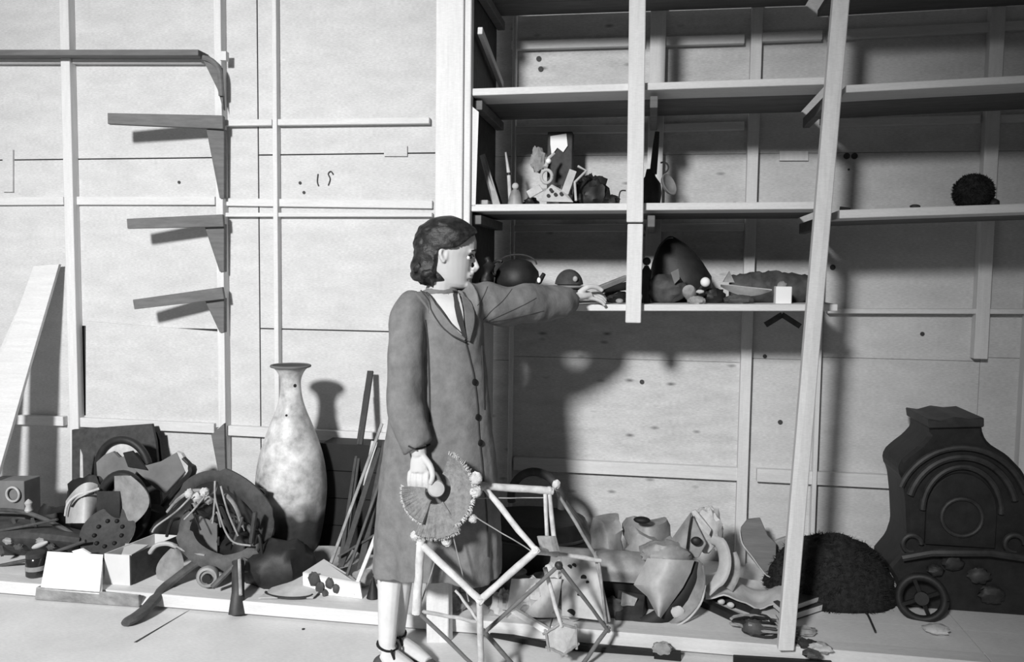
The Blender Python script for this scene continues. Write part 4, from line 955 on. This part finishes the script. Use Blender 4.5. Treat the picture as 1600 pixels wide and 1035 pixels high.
# fur heap
mb = MB(); c = P(1296,905,-.36); c.z = PZ
mb.ball(c, (.262,.17,.262), 72, fn=lambda u: (1+.05*nz(u,3)+.035*nz(u,11)+.03*nz(u,26)) if u.z > -.02 else 1)
mb.v = [Vector((v.x, v.y, max(v.z, PZ))) for v in mb.v]
t = tag(mb.build('fur_heap', M_fur, smooth=True, sharp=180), 'dark rounded heap of shaggy fur at the wall right of the leaning post', 'fur')
def shag(par, c, r, n_, L, zmin=-.05):
    mb = MB()
    for _ in range(n_):
        u = Vector((random.gauss(0,1),random.gauss(0,1),random.gauss(0,1))).normalized()
        if u.z < zmin or u.y > .5: continue
        p = c+Vector((u.x*r[0],u.y*r[1],u.z*r[2])); d = (u*.6+Vector((random.uniform(-1,1),random.uniform(-.6,.2),random.uniform(-1,.4)))).normalized()*L*random.uniform(.5,1.3)
        s_ = u.cross(d).normalized()*.0022; mb.add([p-s_, p+s_, p+d], [(0,1,2)])
    o = mb.build('shag', M_fur, par); o['kind'] = 'stuff'
shag(t, c, (.262,.17,.262), 9000, .022)
lump(1396,912,(.035,.03,.05),M_tin,'small grey rounded stone between the fur heap and the iron stove',Y=-.38,k=.12)
# ================================================================== IRON STOVE
st = thing('iron_stove', 'large ornate black cast-iron stove at the right edge', 'stove', gp(1500,960))
Ys = -.42
out = [(1453,658),(1470,660),(1492,655),(1515,657),(1534,656),(1537,680),(1546,694),(1575,712),(1600,738),(1612,770),(1610,830),(1622,872),(1640,905),(1640,975),(1410,968),(1398,905),(1388,888),(1410,862),(1418,838),(1416,790),(1412,752),(1404,738),(1407,722),(1420,710),(1440,695),(1453,680)]
q = [P(x,y,Ys) for x, y in out]
q = [Vector((p.x,p.y,max(PZ,p.z))) for p in q]
MB().prism(q, .26).build('stove_body', M_iron, st, bevel=.012)
MB().prism([P(x,y,Ys-.02) for x, y in ((1450,655),(1470,658),(1492,652),(1515,655),(1538,653),(1538,668),(1452,670))], .30).build('top_moulding', M_iron2, st, bevel=.004)
cS = P(1502,800,Ys-.012)
for (R_, r, a0, a1, sz) in ((.245,.012,20,160,1.05),(.20,.014,15,165,1.1),(.145,.012,0,180,1.25)):
    MB().ring(cS, R_, r, (0,1,0), a0, a1, n=26, m=8, sz=sz).build('arch_moulding', M_iron2, st, smooth=True)
MB().prism([cS+Vector((math.cos(math.radians(a))*.13, -.005, math.sin(math.radians(a))*.13*1.2 )) for a in range(0,181,12)]+[cS+Vector((-.13,-.005,-.14)),cS+Vector((.13,-.005,-.14))], .02).build('door', M_iron, st, bevel=.003)
MB().ring(cS+Vector((0,-.01,-.02)), .075, .008, (0,1,0), n=26, m=8).build('door_ring', M_iron2, st, smooth=True)
MB().tube([P(1410,872,Ys-.03), P(1455,864,Ys-.05), P(1545,864,Ys-.05), P(1625,876,Ys-.03)], .016, 8).build('ledge', M_iron2, st, smooth=True)
for x in (1425, 1585): MB().ring(P(x,850,Ys-.02), .035, .010, (0,1,0), 0, 280, n=18, m=8).build('scroll', M_iron2, st, smooth=True)
for k, (x, y, r) in enumerate(((1488,880,.03),(1462,892,.022),(1530,900,.03),(1550,930,.035))): MB().ball(P(x,y,Ys-.02), (r*1.4,.02,r), 14, fn=lambda u: 1+.35*nz(u,4,x)).build('cast_ornament', M_iron2, st, smooth=True)
wt = st
cW = P(1440,935,Ys-.10)
wt = MB().ring(cW, .082, .016, (.25,1,-.15), n=30, m=10).build('wheel', M_iron, st, smooth=True)
for k in range(4):
    a = k*math.pi/2+.4; MB().beam(cW, cW+Vector((math.cos(a)*.08,.0,math.sin(a)*.08)), .014, .010, up=(0,1,0)).build('spoke', M_iron, wt)
MB().lathe([(.026,-.015),(.026,.015)], cW, 16, (.25,1,-.15)).build('hub', M_iron, wt, smooth=True)
# black bars drawn for the shadow gap under the platform front
for (a, b, w_, lb) in (((699,977),(854,1008),.022,'thin black bar for the platform shadow gap, passing behind the frame'),((880,1010),(1022,1020),.022,'black bar for the platform shadow gap right of the frame, middle one'),((1022,1023),(1064,1027),.045,'short thick black bar end of the shadow gap, right of the middle bar'),((1146,1031),(1300,1040),.03,'black bar for the platform shadow gap near the leaning post foot')):
    tag(MB().beam(G(*a,.012), G(*b,.012), .024, w_*.9).build('shadow_gap_bar', M_black, bevel=.002), lb, 'bar', 'black bars for the platform shadow gap')
lump(1034,1014,(.035,.02,.025),M_clay,'small pale stone on the floor by the short thick black bar',Y=-.93)
# ================================================================== FINDS ON THE SHELVES
Z1 = P(1000,323,YF).z+.0145; Z2 = P(1000,481,YF).z+.0135; Z3 = (zR(1312,335)+zR(1600,322))/2+.018
def on(px, Y, z, py=None): p = P(px, py or 318, Y); return Vector((p.x, Y, z))
# --- upper left bay
tag(MB().prism([on(770,-.50,Z1),on(782,-.50,Z1),P(757,240,-.43),P(749,243,-.47)], .010).build('slat', M_tin, bevel=.001),'grey slat leaning in the left corner of the upper shelf','slat')
tag(MB().prism([on(779,-.42,Z1),on(786,-.42,Z1),P(772,276,-.28),P(767,278,-.28)], .010).build('slat', M_darkw, bevel=.001),'short dark slat just right of the grey slat on the upper shelf','slat')
tag(MB().box(on(749,-.54,Z1), on(768,-.46,Z1+.018)+Vector((0,0,0))).build('wood_chip', M_clay, bevel=.002),'small chip lying at the foot of the grey slat','chip')
t = thing('candle', 'slim pale candle with a dark band, left part of the upper shelf', 'candle', on(797,-.30,Z1))
MB().tube([on(798,-.30,Z1), P(795,272,-.30)], .0085, 10).build('candle_stem', M_pale, t, smooth=True)
MB().tube([P(795,272,-.30), P(790,238,-.30)], [.0085,.004], 10).build('candle_tip', M_pale, t, smooth=True)
MB().tube([P(795.4,274,-.30), P(795,270,-.30)], .0095, 10).build('band', M_iron, t, smooth=True)
t = thing('figurine', 'small grey seated figurine with a pale round top, by the candle', 'figurine', on(805,-.40,Z1))
c = on(805,-.40,Z1)
MB().lathe([(.034,0),(.032,.02),(.026,.045),(.020,.062),(.012,.075)], c, 18, jag=lambda i, th: .004*math.sin(3*th)).build('figure_body', M_tin, t, smooth=True)
MB().ball(c+Vector((0,0,.088)), .015, 14).build('figure_top', M_pale, t, smooth=True)
t = thing('display_block', 'dark upright block with a torn white card on its face', 'block', on(873,-.22,Z1))
MB().box(on(854,-.22,Z1), Vector((P(893,300,-.22).x, -.15, P(870,206,-.22).z))).build('block_body', M_darkw, t, bevel=.003)
MB().prism([P(860,213,-.225),P(885,209,-.225),P(887,228,-.225),P(880,238,-.225),P(871,231,-.225),P(862,243,-.225),P(860,226,-.225)], .003, (0,-1,0)).build('white_card', M_white, t)
t = thing('buckled_strap', 'pale strap with a loop leaning before the dark block', 'strap', on(835,-.42,Z1))
MB().prism([P(822,299,-.42),P(842,288,-.40),P(849,298,-.40),P(828,310,-.42)], .012).build('strap_end', M_pale, t, bevel=.002)
MB().ring(P(854,276,-.38), .024, .007, (.2,1,.1), n=20, m=8, sz=1.15).build('loop', M_cloth, t, smooth=True)
MB().tube([P(852,262,-.37), P(858,247,-.34), P(866,240,-.32)], [.010,.008,.006], 8).build('strap_tail', M_pale, t, smooth=True)
MB().ball(P(857,252,-.37), .012, 12).build('rivet', M_white, t, smooth=True)
tag(MB().ball(P(840,250,-.30), (.03,.02,.05), 18, fn=lambda u: 1+.5*nz(u,3)).build('grey_rag', M_clay, smooth=True),'smoky grey rag left of the torn white card','rag')
t = thing('pierced_bracket', 'pale pierced metal bracket lying on the upper shelf', 'bracket', on(870,-.50,Z1))
MB().prism([P(845,315,-.52),P(850,300,-.50),P(862,288,-.48),P(884,300,-.48),P(896,316,-.52)], .010).build('plate', M_cloth, t, bevel=.002)
for (x, y) in ((861,297),(857,306),(868,304),(877,303)): MB().lathe([(.0075,0),(.0075,.004)], P(x,y,-.512), 12, (0,-1,0)).build('hole', M_black, t)
MB().prism([P(876,302,-.49),P(890,264,-.44),P(901,268,-.44),P(888,304,-.49)], .008).build('arm', M_cloth, t, bevel=.001)
t = tag(MB().tube([P(903,260,-.42), P(916,267,-.43), P(898,285,-.45), P(900,314,-.47)], .0055, 8).build('bent_rod', M_cloth, smooth=True),'thin pale zigzag rod right of the pierced bracket','rod')
for (x, y, r, lb) in ((890,285,(.05,.03,.06),'dark rag behind the pierced bracket'),(925,290,(.07,.05,.075),'tangled dark net at the middle of the upper shelf'),(950,305,(.05,.04,.032),'low dark netting next to the centre upright'),(830,306,(.035,.03,.025),'small dark lump between the figurine and the strap')):
    c = P(x,y,-.33); tag(MB().ball(Vector((c.x,c.y,Z1+r[2]*.8)), r, 26, fn=lambda u: 1+.35*nz(u,3,x)+.25*nz(u,11,x)).build('dark_rag', M_iron, smooth=True), lb, 'rag')
t = tag(MB().tube(spline([on(966,-.45,Z1+.004), P(969,300,-.45), P(978,298,-.45)],5), .003, 6).build('wire', M_iron, smooth=True),'short curled wire beside the centre upright','wire')
# --- upper middle bay
t = thing('black_ewer', 'tall black ewer just right of the centre upright, upper shelf', 'ewer', on(1016,-.36,Z1))
c = on(1015,-.36,Z1)
MB().lathe([(.030,0),(.044,.02),(.050,.06),(.044,.10),(.022,.13),(.016,.16)], c, 22).build('ewer_body', M_iron, t, smooth=True)
MB().tube([c+Vector((.012,0,.14)), P(1024,235,-.36), P(1027,206,-.36)], [.016,.014,.010], 10).build('neck', M_iron, t, smooth=True)
MB().ring(P(1036,262,-.36), .022, .004, (0,1,0), -90, 120, n=16, m=6).build('handle', M_iron2, t, smooth=True)
t = tag(MB().lathe([(.012,-.012),(.040,0),(.048,.014),(.044,.015),(.030,.004)], P(1042,290,-.40), 22, (.75,-.5,.35)).build('tilted_bowl', M_tin, smooth=True),'grey bowl tilted against the black ewer','bowl')
for (x, r, lb) in ((1130,.012,'tiny crumb on the middle upper shelf, left one'),(1148,.016,'small crumb on the middle upper shelf, centre one'),(1166,.011,'tiny crumb by the back stud on the upper shelf'),(1212,.013,'dark crumb toward the right of the middle upper shelf')):
    tag(MB().ball(on(x,-.40,Z1+r*.5), (r*1.6,r,r*.7), 12, fn=lambda u: 1+.5*nz(u,3,x)).build('crumb', M_clay, smooth=True), lb, 'crumb', 'crumbs on the upper shelf')
# --- right bay
c = on(1520,-.40,Z3)
t = tag(MB().ball(c+Vector((0,0,.066)), (.072,.07,.070), 60, fn=lambda u: 1+.06*nz(u,4)+.05*nz(u,22)).build('fur_ball', M_fur, smooth=True),'dark furry ball on the right bay shelf','ball')
shag(t, c+Vector((0,0,.066)), (.072,.07,.070), 3000, .010, -1)
t = tag(MB().ball(on(1552,-.42,Z3+.018), (.022,.02,.022), 14, fn=lambda u: 1+.3*nz(u,3)).build('dark_scrap', M_iron, smooth=True),'little dark scrap at the right of the furry ball','scrap')
tag(MB().beam(on(1313,-.57,Z3-.008,322), on(1328,-.56,Z3-.012,326), .010, .012).build('dark_peg', M_iron),'short dark peg lying by the long front post','peg')
tag(MB().ball(on(1430,-.50,Z3+.004), (.02,.014,.008), 12).build('dark_chip', M_iron2, smooth=True),'flat dark chip in the middle of the right bay shelf','chip')
# --- lower shelf, left
t = thing('black_kettle', 'round black kettle on the lower shelf beside her face', 'kettle', on(808,-.34,Z2,470))
c = on(808,-.34,Z2,470); s_ = 3.65/1300
MB().lathe([(.05,0),(.085,.02),(.100,.075),(.092,.125),(.060,.165),(.035,.175),(.0,.178)], c, 30, cap=False).build('kettle_body', M_iron, t, smooth=True)
MB().ring(P(779,420,-.34), .035, .007, (.3,1,0), 60, 300, n=20, m=8).build('handle', M_iron2, t, smooth=True)
MB().ring(c+Vector((0,0,.155)), .085, .004, (.1,1,0), 0, 180, n=20, m=6, sz=.5).build('bail', M_iron2, t, smooth=True)
MB().tube([P(828,448,-.36), P(843,440,-.38), P(850,428,-.39)], [.016,.012,.009], 10).build('spout', M_iron, t, smooth=True)
MB().ball(P(842,438,-.42), (.008,.004,.012), 10).build('spout_cap', M_white, t, smooth=True)
tag(MB().tube(spline([on(758,-.47,Z2,470), P(759,440,-.47), P(764,415,-.47), P(760,402,-.47)],5), [.022,.02,.024,.028,.026,.022,.020,.018,.018,.02,.022,.02,.016,.012,.010,.008], 12, fn=lambda u, th: 1+.3*math.sin(u*22)).build('carved_finial', M_iron, smooth=True),'dark carved finial in the shelf corner by her nose','finial')
t = thing('brimmed_cap', 'small dark domed cap with a pale brim above her sleeve', 'cap', on(889,-.45,Z2,470))
c = on(888,-.45,Z2,470)
MB().lathe([(.03,0),(.05,.0),(.05,.055),(.045,.06)], c, 22).build('support_tin', M_leath, t, smooth=True)
c2 = P(889,447,-.45)
MB().ball(c2, (.060,.055,.070), 26, fn=lambda u: 1 if u.z > -.1 else .5).build('dome', M_darkw, t, smooth=True)
MB().lathe([(.045,-.004),(.068,0),(.072,.004),(.060,.008)], c2+Vector((0,0,-.006)), 28).build('brim', M_zinc, t, smooth=True)
MB().ball(c2+Vector((.03,-.05,.03)), (.010,.006,.012), 10).build('badge', M_zinc, t, smooth=True)
t = thing('blunt_tool', 'blunt grey tool lying aslant beyond her fingers', 'tool', on(955,-.52,Z2,470))
MB().beam(P(934,452,-.52), P(979,434,-.40), .022, .022).build('tool_bar', M_tin, t, bevel=.003)
MB().tube([P(936,455,-.50), P(979,447,-.42)], [.010,.018], 10).build('tool_grip', M_iron, t, smooth=True)
MB().ball(on(962,-.42,Z2+.022,470), (.06,.04,.024), 18, fn=lambda u: 1+.4*nz(u,3)).build('tool_roll', M_iron, t, smooth=True)
tag(MB().ball(on(968,-.54,Z2+.010,470), (.016,.012,.010), 12).build('pale_crumb', M_clay, smooth=True),'pale crumb at the foot of the centre upright, lower shelf','crumb')
# --- lower shelf, right
t = thing('black_statuette', 'slim black statuette against the centre upright, lower shelf', 'statuette', on(1009,-.44,Z2,470))
c = on(1009,-.44,Z2,470)
MB().lathe([(.018,0),(.016,.03),(.022,.06),(.018,.10),(.022,.13),(.010,.15),(.008,.155)], c, 16).build('figure', M_iron, t, smooth=True)
MB().ball(c+Vector((0,0,.172)), .017, 14).build('figure_top', M_iron, t, smooth=True)
t = thing('black_hood', 'large black peaked hood, biggest thing on the lower shelf', 'hood', on(1062,-.22,Z2,470))
c = on(1062,-.22,Z2,470)
def hoodf(u): return 1+.10*nz(u,2)
mb = MB().lathe([(.135,0),(.140,.05),(.130,.11),(.110,.17),(.085,.215),(.055,.25),(.025,.275),(.008,.285)], c, 36, ys=.7)
mb.v = [v+Vector((nz(v,8)*.022, 0, nz(v,7,3)*.012)) + Vector((-.05*max(0,(v.z-Z2-.12))/.16,0,0)) for v in mb.v]
mb.build('hood_body', M_iron, t, smooth=True)
MB().tube(spline([P(1024,402,-.33), P(1030,386,-.31), P(1041,374,-.30), P(1052,372,-.30)],5), .004, 6).build('piping', M_iron2, t, smooth=True)
tag(MB().ball(on(1040,-.42,Z2+.058,470), (.088,.06,.060), 32, fn=lambda u: 1+.15*nz(u,2.5)+.06*nz(u,8)).build('round_bundle', M_leath, smooth=True),'round dark leather bundle in front of the black hood','bundle')
tag(MB().prism([P(1048,426,-.49),P(1060,420,-.48),P(1062,436,-.49),P(1054,444,-.49)], .02).build('cloth_flap', M_wing),'small grey flap on the round leather bundle','flap')
t = tag(MB().lathe([(.016,0),(.024,.006),(.028,.04),(.024,.05),(.018,.046)], on(1080,-.47,Z2+.030,470), 18, (-.3,-.8,.6)).build('small_cup', M_clay, smooth=True),'small overturned grey cup before the hood','cup')
t = thing('drumstick', 'stick ending in a bright white ball, lower shelf', 'stick', on(1095,-.50,Z2,470))
MB().ball(P(1102,441,-.52), .0195, 18).build('white_ball', M_white, t, smooth=True)
MB().tube([P(1102,441,-.52), on(1080,-.40,Z2+.008,470)], .006, 8).build('shaft', M_leath, t, smooth=True)
tag(MB().ball(P(1094,456,-.53), (.016,.01,.008), 12, fn=lambda u: 1+.4*nz(u,3)).build('pale_chip', M_pale, smooth=True),'pale chip under the white ball of the stick','chip')
tag(MB().ball(on(1088,-.54,Z2+.016,470), (.036,.025,.018), 20, fn=lambda u: 1+.3*nz(u,3)).build('stone', M_clay, smooth=True),'flat grey stone at the shelf edge below the white ball','stone')
tag(MB().ball(on(1116,-.46,Z2+.030,470), (.045,.035,.034), 22, fn=lambda u: 1+.3*nz(u,3)).build('dark_rag', M_iron, smooth=True),'black rag between the white ball and the feather','rag')
t = tag(MB().grid(lambda u, v: P(1126+80*u, 444+(14*v)*math.sin(math.pi*(.08+.9*u))+9*u, -.52+.03*v), 18, 5, .004).build('pale_feather', M_cloth, smooth=True),'long pale feather-like leaf across the fur roll','feather')
tag(MB().ball(on(1154,-.50,Z2+.020,470), (.058,.03,.021), 20, fn=lambda u: 1+.3*nz(u,3)).build('stone', M_leath, smooth=True),'low dark stone under the feather-like leaf','stone')
a_, b_2 = on(1140,-.30,Z2+.062,470), on(1272,-.30,Z2+.066,470)
pts = ln(a_, b_2, 26)
tag(MB().tube(pts, [.02+.052*math.sin(math.pi*(.1+.86*i/26))**.35+.006*nz((i*.6,0,0),1) for i in range(27)], 26, fn=lambda u, th: 1+.14*nz((u*7,math.cos(th),math.sin(th)),2)+.07*nz((u*30,math.cos(th)*3,math.sin(th)*3),2)).build('fur_roll', M_leath, smooth=True),'long rolled dark fur behind the white box on the lower shelf','fur')
tag(MB().prism([P(1130,441,-.36),P(1140,424,-.36),P(1148,442,-.36)], .03).build('grey_wedge', M_clay),'little grey wedge at the left end of the fur roll','wedge')
t = thing('white_box', 'small white box at the right end of the lower shelf', 'box', on(1224,-.50,Z2,470))
MB().box(on(1212,-.52,Z2,470), Vector((P(1237,470,-.52).x, -.46, P(1224,448,-.52).z))).build('box_body', M_white, t, bevel=.002)
MB().ball(P(1222,446,-.50), (.018,.014,.016), 12, fn=lambda u: 1+.4*nz(u,3)).build('stopper', M_clay, t, smooth=True)
